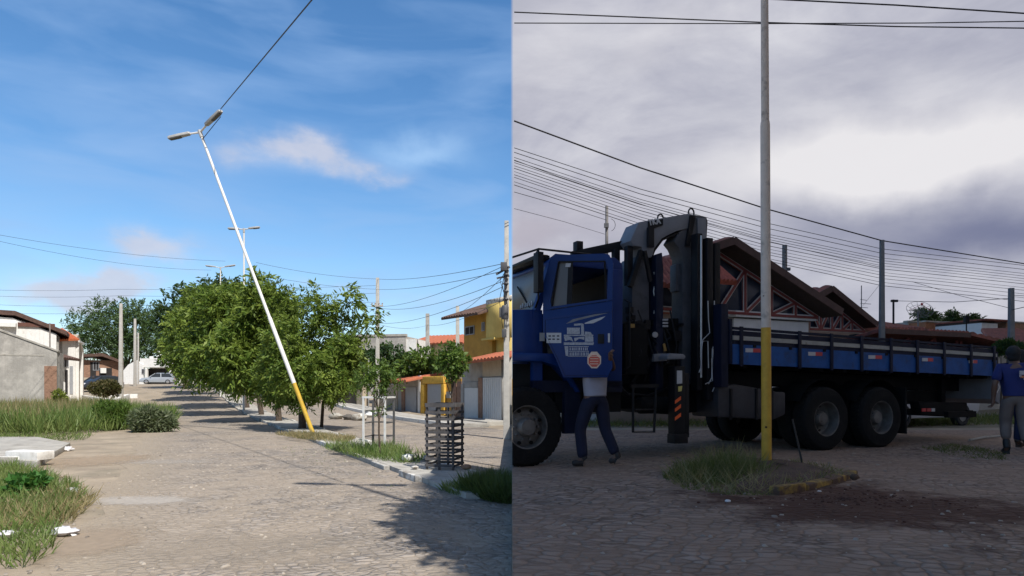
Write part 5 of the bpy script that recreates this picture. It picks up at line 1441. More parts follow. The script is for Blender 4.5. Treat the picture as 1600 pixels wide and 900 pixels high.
# rest rail over the cab
m = MB(); a = T(893,400,1.0); b_ = T(1005,371,.75)
m.bar((a[0]+.0,1.0,a[1]),(b_[0]+.1,.72,b_[1]-.03),.10,.13)
(u,z) = T(903,388,1.0); m.box(u-.055,u+.055,.93,1.06,z-.16,z+.10)
(u,z) = T(1016,366,.45); m.box(u-.055,u+.055,.42,.47,z-.20,z+.10)
(u,z) = T(982,395,.6); m.box(u-.05,u+.05,.55,.65,z-.5,z+.1); (u,z) = T(962,395,.8); m.box(u-.05,u+.05,.75,.85,z-.4,z+.05)
tp(m,'boom_rest',m_cblk,bevel=.01)

# load bed
U0 = T(1145,540)[0]; U1 = T(1557,560)[0]
def zb(u): return 1.475+(1.335-1.475)*(u-U0)/(U1-U0)
def bed(m, u0,u1,v0,v1,z0,z1,mi=0):
    return m.hexa([(u0,v0,zb(u0)+z0),(u1,v0,zb(u1)+z0),(u1,v1,zb(u1)+z0),(u0,v1,zb(u0)+z0),(u0,v0,zb(u0)+z1),(u1,v0,zb(u1)+z1),(u1,v1,zb(u1)+z1),(u0,v1,zb(u0)+z1)],mi)
m = MB(); bed(m,U0,U1,.06,2.36,-.0,.06); 
for u in np.arange(U0+.3,U1,.55): bed(m,u,u+.08,.1,2.3,-.12,-.002)
bed(m,U0,U1,.70,.82,-.36,-.122); bed(m,U0,U1,1.54,1.66,-.36,-.122)
tp(m,'bed_floor',m_chas)
def side_board(v0, v1, label=None):
    m = MB(); bed(m,U0,U1,v0,v1,-.07,.235); s = tp(m,'side_board',m_bedblue)
    m = MB(); bed(m,U0+.01,U1-.01,v0+.006,v1-.006,.235,.30); tp(m,'dark_gap_board',m_navy,s)
    m = MB(); bed(m,U0,U1,v0-.012 if v0 < 1 else v0,v1 if v0 < 1 else v1+.012,.30,.365); tp(m,'pale_rail',m_rail,s)
    m = MB(); bed(m,U0+.02,U1-.02,v0+.004,v1-.004,.372,.445); bed(m,U0,U1,v0,v1,.46,.50); tp(m,'top_board',m_navy if v0 < 1 else m_bedblue,s)
    return s
sb = side_board(.0,.045); side_board(2.36,2.405)
for px in (1157,1248,1298,1345,1391,1432,1474,1516,1552):
    u,_ = T(px,550); m = MB(); bed(m,u-.035,u+.035,-.028,-.0125,-.10,.51); tp(m,'stake',m_navy,sb,bevel=.004)
m = MB()
for i in range(9):
    u = U0+.4+.75*i; m = MB(); bed(m,u,u+.05,-.02,-.001,.20,.24); tp(m,'hinge',m_chas,sb)
for a,b,y_ in ((1165,1188,547.5),(1263,1285,553),(1357,1378,558),(1441,1458,562),(1514,1527,565)):
    (ua,za),(ub,zbv) = T(a,y_,-.006),T(b,y_,-.006); um = (ua+ub)/2; zc = (za+zbv)/2-.0
    m = MB(); m.box(ua,um,-.008,-.001,zc-.03,zc+.03); w_ = tp(m,'reflector',m_wst,sb)
    m = MB(); m.box(um+.001,ub,-.008,-.001,zc-.03,zc+.03); tp(m,'red_half',m_red,w_)
m = MB(); bed(m,U0-.06,U0-.002,.0,2.4,-.07,.62); (u,z) = T(1134,500,.0); m.box(u-.07,u+.07,.02,.2,1.05,z+.25); bed(m,U0-.3,U0-.062,.3,2.1,.1,.7); tp(m,'headboard',m_navy,bevel=.01)
m = MB(); bed(m,U1+.002,U1+.05,.0,2.4,-.07,.40); tg = tp(m,'tailgate',m_navy)
# tail panel hanging open at the back, with a lozenge sign on it
m = MB(); m.hexa([(U1+.06,.1,.82),(U1+.28,.1,.72),(U1+.28,2.1,.72),(U1+.06,2.1,.82),(U1+.06,.1,1.42),(U1+.34,.1,1.40),(U1+.34,2.1,1.40),(U1+.06,2.1,1.42)]); tpn = tp(m,'tail_panel',m_grey,bevel=.01)
m = MB(); m.prism([(U1+.19+a,.095,1.05+b) for a,b in ((-.10,0),(0,-.12),(.10,0),(0,.12))],[(U1+.19+a,.0985,1.05+b) for a,b in ((-.10,0),(0,-.12),(.10,0),(0,.12))]); lz = tp(m,'lozenge_sign',m_wst,tpn)
m = MB(); m.prism([(U1+.19+a*.6,.09,1.05+b*.6) for a,b in ((-.10,0),(0,-.12),(.10,0),(0,.12))],[(U1+.19+a*.6,.0945,1.05+b*.6) for a,b in ((-.10,0),(0,-.12),(.10,0),(0,.12))]); tp(m,'lozenge_field',m_grey,lz)
# under-bed boxes
m = MB(); prism_px(m,[(1122,603),(1150,600),(1215,612),(1228,612),(1228,648),(1210,656),(1122,652)],.12,.75); tp(m,'fuel_tank',M('tank_grey',(.022,.022,.028),.6,var=.3),bevel=.04)
m = MB(); m.box(U0,4.75,.5,1.9,.72,1.3); m.box(7.5,8.6,.9,1.6,.7,1.2); prism_px(m,[(1165,578),(1400,590),(1400,606),(1380,604),(1330,606),(1250,606),(1200,600),(1165,600)],.55,.60); tp(m,'crossmember',m_chas)
for u in (5.45,6.77):
    m = MB(); pts = [(u+.62*math.cos(t),.56+.62*math.sin(t)) for t in [R(25+13*i) for i in range(11)]]
    vs = [(a,.05,b) for a,b in pts]+[(a,.62,b) for a,b in pts]; n_ = len(pts); m.add(vs,[(i,i+1,n_+i+1,n_+i) for i in range(n_-1)]); tp(m,'mudguard',m_chas)
m = MB(); m.box(7.42,7.46,.03,.62,.22,1.05); tp(m,'mudflap',m_chas)
m = MB(); prism_px(m,[(1436,627),(1512,629),(1512,651),(1440,648)],.3,.5); tp(m,'spare_carrier',m_chas,bevel=.03)
m = MB(); m.box(9.55,9.7,.25,2.15,.46,.60); m.box(8.9,9.75,.22,.30,.47,.585); m.box(9.3,9.42,.6,.68,.5,1.2); tp(m,'underrun_bar',m_chas)
m = MB(); prism_px(m,[(1441,638),(1447,638),(1447,643),(1441,643)],.285,.299); prism_px(m,[(1449,638),(1455,638),(1455,643),(1449,643)],.285,.299); tp(m,'tail_light',m_red)
m = MB(); prism_px(m,[(1456,638),(1461,638),(1461,643),(1456,643)],.285,.299); tp(m,'tail_reflector',m_wst)
for px in (1142,1182,1206):
    (u,z0_),(_,z1_) = T(px,654,.11),T(px,602,.11); m = MB(); m.box(u-.02,u+.02,.095,.125,z0_-.02,z1_-.05); tp(m,'tank_strap',m_cblk)
m = MB(); m.tube([(1.56,.10,1.3),(1.60,.03,1.35),(1.60,.03,2.25),(1.56,.10,2.3)],.014,6); tp(m,'grab_bar',m_cblk)
for v_ in (.5,1.2,1.9):
    m = MB(); m.box(.42,.52,v_-.06,v_+.06,2.875,2.915); tp(m,'clearance_light',M('amber_lens',(.35,.14,.02),.3),bevel=.01)
m = MB(); m.tube([(1.6,.35,1.1),(1.75,.3,.95),(2.2,.42,.92),(2.6,.4,1.05)],.022,6); tp(m,'air_hose',m_cblk)
m = MB(); m.lathe((2.0,.40,.78),(1,0,0),[(.10,0),(.13,.03),(.13,.55),(.10,.58)],14); tp(m,'air_tank',m_chas)
# lettering on the crane boom
def text(txt, size, root, name, mat, origin, right, up, off=.002):
    cu = bpy.data.curves.new(name,'FONT'); cu.body = txt; cu.size = size; cu.extrude = .0015; cu.offset = .006
    tmp = bpy.data.objects.new(name, cu); COL.objects.link(tmp); bpy.context.view_layer.update()
    me = bpy.data.meshes.new_from_object(tmp.evaluated_get(bpy.context.evaluated_depsgraph_get())); bpy.data.objects.remove(tmp)
    r = Vector(right).normalized(); u = Vector(up).normalized(); n = r.cross(u)
    mt = Matrix((r,u,n)).transposed().to_4x4(); mt.translation = Vector(origin)+n*off
    me.transform(mt); me.materials.clear(); me.materials.append(mat)
    o = bpy.data.objects.new(name, me); COL.objects.link(o); o.parent = root; return o
o3 = T(1014,352,.484); e3 = T(1037,348,.484)
txt_o = text('TKA', .115, boom, 'boom_lettering', m_wst, (o3[0],.483,o3[1]), (e3[0]-o3[0],0,e3[1]-o3[1]), (-(e3[1]-o3[1]),0,e3[0]-o3[0]))
TPARTS.append(txt_o)
for o in TPARTS:
    if clip_x(o, True, .004) == 0: bpy.data.objects.remove(o)

# ------------------------------------------------------------------ the upright pole in front of the truck
pb = G(1198,733)
pole_r = empty('lamp_pole', (pb.x,pb.y,ZR0), R(0), 'tall slim pole, yellow at the foot and worn white above, on the little island', 'pole')
pz = lambda y: EYE-(y-HZ)/F*pb.y-ZR0
m_pw = M('worn_pole_white', (.60,.50,.42), .7, var=.1, scale=6, spots=(.33,.28,.235), spot_scale=8, spot_amt=.36, bump=.15)
m_py = M('worn_pole_yellow', (.52,.30,.03), .65, var=.15, scale=7, spots=(.36,.20,.03), spot_scale=6, spot_amt=.35, bump=.1)
m = MB(); dx = -.0
m.tube([(0,0,-.1),(-.002,0,.02),(-.01,0,pz(512))],[.062,.062,.060],20); m.build('painted_foot', m_py, pole_r)
m = MB(); m.tube([(-.01,0,pz(512)),(-.02,0,pz(196)),(-.02,0,pz(190))],[.0603,.0585,.053],20); m.build('lower_shaft', m_pw, pole_r)
m = MB(); m.tube([(-.02,0,pz(192)),(-.028,0,pz(0)),(-.04,0,10.2)],[.049,.046,.04],16); m.build('upper_shaft', m_pw, pole_r)
m = MB(); m.tube([(-.03,-.05,pz(667)),(-.03,-.066,pz(667))],[.014,.012],8); m.tube([(.02,-.05,pz(722)),(.02,-.066,pz(722))],[.02,.02],8); m.tube([(-.055,-.03,pz(463)),(-.055,-.045,pz(463))],[.008,.008],6); m.build('rust_hole', M('rust',(.04,.018,.01),.9), pole_r)
for L_ in (-1.0,1.0):
    m = MB(); m.tube([(-.04,0,10.15),(-.04+L_*.5,0,10.25),(-.04+L_,0,10.28)],[.03,.03,.025],8); ar = m.build('lamp_arm', m_lampwhite, pole_r)
    m = MB(); m.ell((-.04+L_*.95,0,10.28),(.36,.1,.06),12,6); m.build('lamp_head', m_lampgrey, ar)
# iron bar stuck in the earth beside it
a = G(1257,735); m = MB(); b_ = W(1238,655,a.y+.22)
m.tube([a+Vector((0,0,-.05)),b_.lerp(a,.5),b_],[.012,.013,.012],7); tag(m.build('iron_bar', M('iron_bar',(.02,.016,.014),.7)), 'dark iron bar stuck upright in the earth beside the pole', 'bar')

# ------------------------------------------------------------------ people
def skinned(name, pts, edges, root, parent, mat, sub=2):
    me = bpy.data.meshes.new(name); keys = list(pts); ix = {k:i for i,k in enumerate(keys)}
    me.from_pydata([pts[k][0] for k in keys], [(ix[a],ix[b]) for a,b in edges], [])
    o = bpy.data.objects.new(name, me); COL.objects.link(o)
    md = o.modifiers.new('skin','SKIN'); md.use_smooth_shade = True
    ss = o.modifiers.new('sub','SUBSURF'); ss.levels = sub; ss.render_levels = sub
    for k in keys:
        r = pts[k][1]; v = me.skin_vertices[0].data[ix[k]]
        v.radius = (r,r) if isinstance(r,(int,float)) else r
        v.use_root = (k == root)
    bpy.context.view_layer.update()
    nm = bpy.data.meshes.new_from_object(o.evaluated_get(bpy.context.evaluated_depsgraph_get()))
    bpy.data.objects.remove(o)
    nm.materials.clear(); nm.materials.append(mat); nm.polygons.foreach_set('use_smooth',[True]*len(nm.polygons))
    r = bpy.data.objects.new(name, nm); COL.objects.link(r); r.parent = parent; return r
m_skin = M('brown_skin', (.12,.06,.038), .55, var=.1)
m_hair = M('black_hair', (.010,.009,.009), .8, var=.3, scale=30, bump=.5)
def person(loc, rz, label, J, shirt, trousers, shoe, shirt_hem, sleeve='short', cap=None, trouser_len=1.0):
    """J: joints in metres, figure facing +y, z up"""
    root = empty('person', loc, rz, label, 'person')
    V = Vector
    P = {'pelvis':(J['pelvis'],(.13,.10)),'spine':(J['spine'],(.135,.10)),'chest':(J['chest'],(.155,.11)),'neck0':(J['neck'],.062),'neck':(V(J['neck'])+V((0,.015,.06)),.055),
         'jaw':(V(J['head'])+V((0,.02,-.05)),(.066,.075)),'skull':(V(J['head'])+V((0,.0,.05)),(.076,.09)),'crown':(V(J['head'])+V((0,-.005,.115)),(.05,.06)),'nose':(V(J['head'])+V((0,.10,-.005)),.014)}
    E = [('pelvis','spine'),('spine','chest'),('chest','neck0'),('neck0','neck'),('neck','jaw'),('jaw','skull'),('skull','crown'),('jaw','nose')]
    for s in ('l','r'):
        P['sh'+s] = (J['sh'+s],.062); P['el'+s] = (J['el'+s],.042); P['wr'+s] = (J['wr'+s],.028)
        P['ua'+s] = (V(J['sh'+s]).lerp(V(J['el'+s]),.45),.05); P['fa'+s] = (V(J['el'+s]).lerp(V(J['wr'+s]),.35),.043)
        d = (V(J['wr'+s])-V(J['el'+s])).normalized() if 'hd'+s not in J else V(J['hd'+s]).normalized()
        sd = V(J.get('hs'+s,(1,0,0))).normalized(); sd = (sd-d*sd.dot(d)).normalized(); bend = sd.cross(d)
        if 'hb'+s in J and bend.dot(V(J['hb'+s])) < 0: bend = -bend
        w = V(J['wr'+s]); P['pm'+s] = (w+d*.055,(.036,.018))
        E += [('chest','sh'+s),('sh'+s,'ua'+s),('ua'+s,'el'+s),('el'+s,'fa'+s),('fa'+s,'wr'+s),('wr'+s,'pm'+s)]
        cu = J.get('curl'+s,.5)
        for i,(off,L) in enumerate(((-.030,.070),(-.010,.080),(.011,.076),(.031,.060))):
            b = w+d*.085+sd*off; m1 = b+(d*(1-cu*.5)+bend*cu*.7).normalized()*L*.5; m2 = m1+(d*(1-cu*1.6)+bend*cu*1.6).normalized()*L*.5
            P[f'f0{s}{i}']=(b,.0105); P[f'f1{s}{i}']=(m1,.009); P[f'f2{s}{i}']=(m2,.0075)
            E += [('pm'+s,f'f0{s}{i}'),(f'f0{s}{i}',f'f1{s}{i}'),(f'f1{s}{i}',f'f2{s}{i}')]
        t0 = w+d*.03-sd*.032*J.get('th'+s,1); t1 = t0+(d*.7-sd*.5*J.get('th'+s,1)+bend*.3).normalized()*.04; P['t1'+s]=(t1,.011); P['t2'+s]=(t1+(d*.9+bend*.4).normalized()*.034,.009); E += [('wr'+s,'t1'+s),('t1'+s,'t2'+s)]
        P['hip'+s]=(J['hip'+s],.088); P['kn'+s]=(J['kn'+s],.056); P['an'+s]=(J['an'+s],.038); P['toe'+s]=(J['toe'+s],(.04,.03))
        P['th'+s]=(V(J['hip'+s]).lerp(V(J['kn'+s]),.4),.078); P['ca'+s]=(V(J['kn'+s]).lerp(V(J['an'+s]),.35),.055)
        E += [('pelvis','hip'+s),('hip'+s,'th'+s),('th'+s,'kn'+s),('kn'+s,'ca'+s),('ca'+s,'an'+s),('an'+s,'toe'+s)]
    skinned('body', P, E, 'pelvis', root, m_skin)
    # trousers
    Q = {'pelvis':(J['pelvis'],(.165,.135)),'waist':(V(J['pelvis']).lerp(V(J['spine']),.5),(.16,.13))}; E = [('pelvis','waist')]
    for s in ('l','r'):
        h,k,a = V(J['hip'+s]),V(J['kn'+s]),V(J['an'+s])
        Q['h'+s]=(h,.112); Q['t'+s]=(h.lerp(k,.45),.102); Q['k'+s]=(k,.083); Q['c'+s]=(k.lerp(a,.45*trouser_len),.080); Q['a'+s]=(k.lerp(a,.97*trouser_len),.074)
        E += [('pelvis','h'+s),('h'+s,'t'+s),('t'+s,'k'+s),('k'+s,'c'+s),('c'+s,'a'+s)]
    skinned('trousers', Q, E, 'pelvis', root, trousers)
    hem = V(J['pelvis']); hem = hem.lerp(V(J['spine']), shirt_hem)
    Q = {'hem':(hem,(.178,.145)),'spine':(J['spine'],(.172,.138)),'chest':(J['chest'],(.185,.135)),'col':(V(J['chest']).lerp(V(J['neck']),.7),(.11,.09)),'neck':(V(J['neck'])+V((0,0,-.005)),.07)}
    E = [('hem','spine'),('spine','chest'),('chest','col'),('col','neck')]
    for s in ('l','r'):
        a,b = V(J['sh'+s]),V(J['el'+s]); Q['s'+s]=(a,.082); Q['m'+s]=(a.lerp(b,.5),.075); Q['e'+s]=(a.lerp(b,.86 if sleeve == 'short' else 1.0),.074)
        E += [('chest','s'+s),('s'+s,'m'+s),('m'+s,'e'+s)]
    sh = skinned('shirt', Q, E, 'spine', root, shirt)
    for s in ('l','r'):
        a,t = V(J['an'+s]),V(J['toe'+s]); d = (t-a); d.z = 0; d.normalize()
        Q = {'heel':(V((a.x,a.y,t.z+.012))-d*.035,.047),'mid':(a.lerp(t,.5)+V((0,0,-.012)),(.052,.046)),'toe':(t+d*.01+V((0,0,.004)),(.048,.040)),'top':(a+V((0,0,.06)),.052)}
        if shoe[1]: Q['boot']=(a.lerp(V(J['kn'+s]),.42),.062)
        E = [('heel','mid'),('mid','toe'),('heel','top')]+([('top','boot')] if shoe[1] else [])
        skinned('shoe', Q, E, 'heel', root, shoe[0])
    hd = V(J['head']); hm = MB()
    hm.ell(hd+V((0,-.022,.052)),(.098,.112,.112),16,10,0,.035); hm.ell(hd+V((0,-.05,-.01)),(.088,.072,.085),14,8,0,.03); hm.build('hair', m_hair, root)
    fm = MB()
    for sx in (-1,1): fm.ell(hd+V((sx*.03,.088,.015)),(.013,.007,.008),8,6)
    fm.ell(hd+V((0,.082,-.055)),(.028,.009,.008),8,6); fm.build('face_features', M('face_dark',(.03,.012,.01),.5), root)
    em = MB()
    for sx in (-1,1): em.ell(hd+V((sx*.083,-.005,0)),(.012,.022,.033),8,6)
    em.build('ear', m_skin, root)
    return root, sh
base = dict(pelvis=(0,0,.90),spine=(0,.0,1.08),chest=(0,-.01,1.28),neck=(0,-.01,1.42),head=(0,.01,1.53),
    shl=(-.19,-.01,1.36),elr=(.24,-.03,1.09),shr=(.19,-.01,1.36),ell=(-.24,-.03,1.09),wrl=(-.25,.05,.86),wrr=(.25,.05,.86),hsl=(0,1,0),hsr=(0,1,0),
    hipl=(-.09,0,.88),hipr=(.09,0,.88),knl=(-.10,.02,.48),knr=(.10,.02,.48),anl=(-.10,0,.09),anr=(.10,0,.09),toel=(-.11,.13,.045),toer=(.11,.13,.045))
# right man: walking away to the right, back to the camera
J = dict(base); J.update(ell=(-.27,-.07,1.10),wrl=(-.28,-.02,.86),curll=.6, knl=(-.10,.10,.50),anl=(-.10,.02,.10),toel=(-.11,.15,.05),knr=(.10,-.02,.48),anr=(.11,-.24,.11),toer=(.12,-.12,.05), chest=(0,.02,1.28), neck=(-.0,.03,1.42), head=(-.01,.07,1.53))
rp = XY(1586, 9.85)
m_royal = M('royal_shirt',(.011,.018,.105),.85,var=.15,scale=5,bump=.25,bscale=14)
pr, shr_ = person((rp.x,rp.y,ZR0), R(-25), 'man in a royal blue T-shirt, beige trousers and black boots seen from behind', J, m_royal,
    M('beige_trousers',(.15,.115,.10),.9,var=.15,scale=5,bump=.3,bscale=12), (M('black_boot',(.010,.009,.009),.6),True), .05, trouser_len=.72)
m = MB(); 
for a,b,c,d,k in ((.02,.10,1.24,1.30,0),(.03,.09,1.19,1.225,1),(.02,.045,1.205,1.235,0),(.07,.10,1.165,1.185,0)):
    m.box(a,b,-.150,-.135,c,d,k)
m.build('shirt_emblem',[M('emblem_pale',(.5,.42,.40),.8,var=.2,scale=40),M('emblem_orange',(.5,.16,.06),.8,var=.2,scale=40)],shr_)
# second man beyond him, mostly outside the picture
J2 = dict(base); J2.update(knl=(-.10,.12,.50),anl=(-.10,.06,.10),toel=(-.11,.2,.05))
rp2 = XY(1597, 10.9)
person((rp2.x,rp2.y,ZR0), R(-70), 'person in a white shirt walking just beyond the man in royal blue', J2, M('white_shirt',(.62,.62,.66),.85,var=.06,bump=.25,bscale=12), M('navy_trousers',(.012,.016,.05),.9,var=.2), (M('brown_shoe',(.05,.03,.02),.7),False), .05)
# left man: behind the open door, only his legs, the hem of his shirt and one hand show
dw = TO + TA*0 + Vector((0,0,0))
hl = T(951,552,-.52)
fw = G(918,728)
lp = XY(930, 8.55)
def wl(px,py,dd):   # world point to the figure's own frame (it faces +y turned by rz)
    return local(LR, W(px,py,dd))
class _R: pass
LR = _R(); LR.location = Vector((lp.x,lp.y,ZR0)); LR.rotation_euler = Matrix.Rotation(R(28),3,'Z').to_euler()
J3 = dict(base)
foot1 = local(LR,(XY(907,8.42).x,XY(907,8.42).y,ZR0)); foot2 = local(LR,(XY(963,8.50).x,XY(963,8.50).y,ZR0))
hand = wl(954.5,560,8.30)
J3.update(pelvis=(0,0,.93),spine=(-.0,.02,1.1),chest=(-.01,.05,1.3),neck=(0,.06,1.43),head=(0,.09,1.53),
    hipl=(-.09,.0,.91),hipr=(.09,.0,.91),
    knl=(foot1.x*.55-.06,foot1.y*.5+.08,.49),anl=(foot1.x+.04,foot1.y,.09),toel=(foot1.x-.10,foot1.y+.05,.045),
    knr=(foot2.x*.5+.03,foot2.y*.5+.06,.49),anr=(foot2.x,foot2.y,.14),toer=(foot2.x-.08,foot2.y+.05,.05),
    shr=(.19,.03,1.36),elr=tuple(Vector((.19,.03,1.36)).lerp(hand,.5)+Vector((.10,.03,-.10))),wrr=tuple(hand),hdr=(-.3,-.2,.7),hsr=(0,0,1),curlr=.8, ell=(-.17,.22,1.24),wrl=(.0,.34,1.42),hsl=(0,0,1))
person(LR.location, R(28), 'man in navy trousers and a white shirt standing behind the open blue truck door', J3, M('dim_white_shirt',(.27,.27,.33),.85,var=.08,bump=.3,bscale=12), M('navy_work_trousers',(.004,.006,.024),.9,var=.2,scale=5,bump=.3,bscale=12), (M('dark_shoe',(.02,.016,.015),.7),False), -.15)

# ------------------------------------------------------------------ houses behind the truck
m_rtile = M('dull_roof_tile', (.22,.065,.045), .85, var=.3, scale=6, bump=.4, spots=(.10,.04,.035), spot_scale=2.5, spot_amt=.4)
m_soff = M('roof_soffit', (.055,.036,.03), .9, var=.2)
m_truss = M('truss_red', (.20,.040,.035), .6, var=.15)
m_pale = M('truss_edge', (.42,.38,.36), .7)
m_glz = glass_mat('gable_glass', (.022,.028,.045), .25)
m_rwhite = M('shaded_white', (.60,.58,.57), .85, var=.06, scale=3, streak=.15)
m_rbeige = M('brown_beige_wall', (.27,.19,.145), .9, var=.12, scale=3, streak=.2)
def gable_house(A, B, apex_px, label, eave_l, eave_r, back, over, chord, truss_t, name='gable_house', wallmat=None, th=.14):
    h = House(name, A, B, label, z=ZR0-.05)
    ta = h.T(apex_px[0]); za = h.Z(*apex_px)
    (pl,yl),(pr_,yr) = eave_l, eave_r
    tl, tr = h.T(pl), h.T(pr_); zl_, zr_ = h.Z(pl,yl), h.Z(pr_,yr)
    for nm,(t,z) in (('l',(tl,zl_)),('r',(tr,zr_))):
        h.roof('roof', m_rtile, [(t,over,z),(t,-back,z),(ta,-back,za),(ta,over,za)] if True else None, 14, th)
        # dark barge board along the rake
        m = MB(); m.bar(h.P(t,over+.02,z-.10),h.P(ta,over+.02,za-.10),.05,.22); h.objs.append(m.build('barge_board', M('barge_brown',(.075,.04,.034),.8), h.root))
        m = MB(); m.bar(h.P(t,over*.5,z-th-.06),h.P(ta,over*.5,za-th-.06),over*.96,.02); h.objs.append(m.build('soffit', m_soff, h.root))
    zc = chord
    pane = [(max(tl,ta-(za-.35-zc)/(za-zl_+1e-6)*(ta-tl)),zc),(ta+(za-.35-zc)/(za-zr_+1e-6)*(tr-ta),zc),(ta,za-.35)]
    h.poly('gable_glass', m_glz, pane, -.12, -.06)
    m = MB(); e = MB()
    def member(t0,z0,t1,z1,w=.12):
        m.bar(h.P(t0,.06,z0),h.P(t1,.06,z1),.08,w,up=tuple(h.n)); 
        d = Vector((t1-t0,z1-z0)).normalized(); q = Vector((-d.y,d.x))*(w*.5)
        for s in (-1,1): e.bar(h.P(t0+q.x*s,.085,z0+q.y*s),h.P(t1+q.x*s,.085,z1+q.y*s),.035,.02,up=tuple(h.n))
    rt = lambda t: za-.30-(za-zr_)/(tr-ta)*abs(t-ta) if t > ta else za-.30-(za-zl_)/(ta-tl)*abs(t-ta)
    member(pane[0][0],zc,pane[1][0],zc,.13)
    for s in (-1,1):
        member(ta,za-.32,(pane[1][0] if s > 0 else pane[0][0]),zc+.02,.10)
        prev = ta
        for k in truss_t:
            t = ta+s*k
            member(t,zc,t,rt(t),.11); member(prev+s*.06,zc+.05,t-s*.02,rt(t)-.03,.11); prev = t
    member(ta,zc,ta,za-.3,.12)
    tr_ = m.build('roof_truss', m_truss, h.root); h.objs.append(tr_); h.objs.append(e.build('truss_edge', m_pale, tr_))
    return h, ta, za, tl, tr
A = XY(1120,19.0); a = Vector((.917,.399))
h, ta, za, tl, tr = gable_house(A-a*6.3, A+a*6.6, (1118,379), 'house with a wide open gable of red trusses behind the truck', (835,474), (1284,487), 9, .75, 3.32, (1.05,2.1,3.1))
h.part('wall', m_rwhite, h.T(1148), h.T(1264), -.1, h.Z(1200,500), -.5, -.02)
h.part('fascia', m_rwhite, h.T(1146), h.T(1271), h.Z(1200,498), h.Z(1200,489), -.5, .10)
h.part('wall', m_rbeige, .2, h.T(1147), -.1, 3.2, -.6, -.1); h.part('side_wall', m_rbeige, h.T(1266), h.T(1277), -.1, h.Z(1270,498), -6, -.3)
h.roof('porch_roof', M('orange_porch_tile',(.36,.085,.05),.85,var=.3,scale=9,bump=.4), [(h.T(1030),1.8,h.Z(1050,432,1.8)),(h.T(1082),1.8,h.Z(1050,432,1.8)),(h.T(1082),.9,h.Z(1050,402,.9)),(h.T(1030),.9,h.Z(1050,402,.9))], 9)
h.roof('porch_roof', m_rtile, [(h.T(955),1.8,h.Z(985,440,1.8)),(h.T(1024),1.8,h.Z(985,440,1.8)),(h.T(1024),.9,h.Z(985,400,.9)),(h.T(955),.9,h.Z(985,400,.9))], 9)
for o in h.objs:
    clip_x(o, True, 2.45)
A = XY(1278,24.5)
h, *_ = gable_house(A-a*3.2, A+a*3.0, (1279,450), 'smaller truss gabled house behind and right of the large one', (1190,500), (1349,506), 7, .6, 3.3, (.6,1.15,1.7), 'gable_house', th=.12)
h.part('wall', m_rbeige, h.T(1240), h.T(1335), -.1, 3.22, -4, .2)
# long low roof with its own trusses
h = House('long_roof_house', XY(1335,24), XY(1562,27.5), 'long low tiled house with dark open trusses seen over the truck bed', z=ZR0)
tE = h.T(1515,1.2); zR_ = h.Z(1430,515,1.2); zE_ = h.Z(1557,541,1.2)
h.roof('roof', m_rtile, [(0,1.2,zR_),(tE,1.2,zR_),(tE,-3.5,zR_-.9),(0,-3.5,zR_-.9)], 22, .10)
h.roof('roof', m_rtile, [(tE,1.2,zR_),(h.L,1.2,zE_),(h.L,-3.5,zE_-.5),(tE,-3.5,zR_-.9)], 8, .10)
h.part('barge_board', M('barge_brown',(.075,.04,.034),.8), 0, tE, zR_-.2, zR_-.02, 1.205, 1.25)
h.poly('roof_shade_sheet', m_dark, [(.1,.2),(h.L-.1,.2),(h.L-.1,zE_-.1),(tE,zR_-.12),(.1,zR_-.12)], -.3, .0)  # dark sheet standing for the shade beneath the roof
for px in (1360,1400,1440,1480,1520):
    t = h.T(px); m = MB(); m.bar(h.P(t-.55,.5,h.Z(px,549,.5)),h.P(t,.5,h.Z(px,525,.5)),.07,.09); m.bar(h.P(t,.5,h.Z(px,525,.5)),h.P(t+.1,.5,h.Z(px,550,.5)),.07,.09)
    m.build('roof_truss', m_truss, h.root)
h.part('wall', m_rbeige, .1, h.L*.86, 0, h.Z(1450,548), -.9, -.31)
h = House('tiled_house', XY(1520,34), XY(1665,34.5), 'house with a broad dull red tiled roof at the right edge', z=1.0)
h.roof('roof', m_rtile, [(-.2,1.5,h.Z(1520,541,1.5)),(h.L,1.5,h.Z(1660,541,1.5)),(h.L,-3,h.Z(1660,515,-3)),(h.T(1533,-3),-3,h.Z(1533,514,-3))], 26, .12)
h.part('wall', m_rbeige, .2, h.L, -.3, h.Z(1560,541)-.05, -3, .5)
h = House('tiled_house', XY(1325,33), XY(1422,34), 'house with a low red tiled roof between the two concrete poles', z=1.0)
h.roof('roof', m_rtile, [(0,1,h.Z(1330,512,1)),(h.L,1,h.Z(1420,513,1)),(h.L-1,-3,h.Z(1410,500,-3)),(.3,-3,h.Z(1330,497,-3))], 22, .12)
h.part('wall', m_rbeige, .1, h.L-.1, -.3, h.Z(1370,512), -3, .2)
for px0,px1,y0,d,mt,lab in ((1418,1448,503,45,m_greyp,'small grey building below the mesh dish'),(1446,1466,503,44,M('rust_wall',(.28,.12,.06),.9,var=.2),'narrow rust brown building between grey and white ones'),
        (1464,1500,504,46,m_rwhite,'small white building with two little windows'),(1500,1541,505,47,M('dull_white',(.42,.41,.41),.9,var=.1),'dull white building on the skyline left of the brown roof'),(1557,1572,503,43,m_greyp,'grey block on the skyline right of the brown roof'),(1572,1602,504,42,m_brickw,'brick block on the skyline behind the right-hand pole')):
    h = House('far_house', XY(px0,d), XY(px1,d+.6), lab, z=zr(d)-.1)
    h.part('wall', mt, 0, h.L, 0, h.Z(px0,y0), -4, 0); h.part('coping', m_conc, -.05, h.L+.05, h.Z(px0,y0)+.002, h.Z(px0,y0)+.1, -.3, .08)
    if px0 == 1464: h.window(1468,508,1472,512); h.window(1476,508,1480,512)
h = House('far_house', XY(1534,41), XY(1575,42), 'house with a brown red roof edge on the skyline left of the pole', z=1.2)
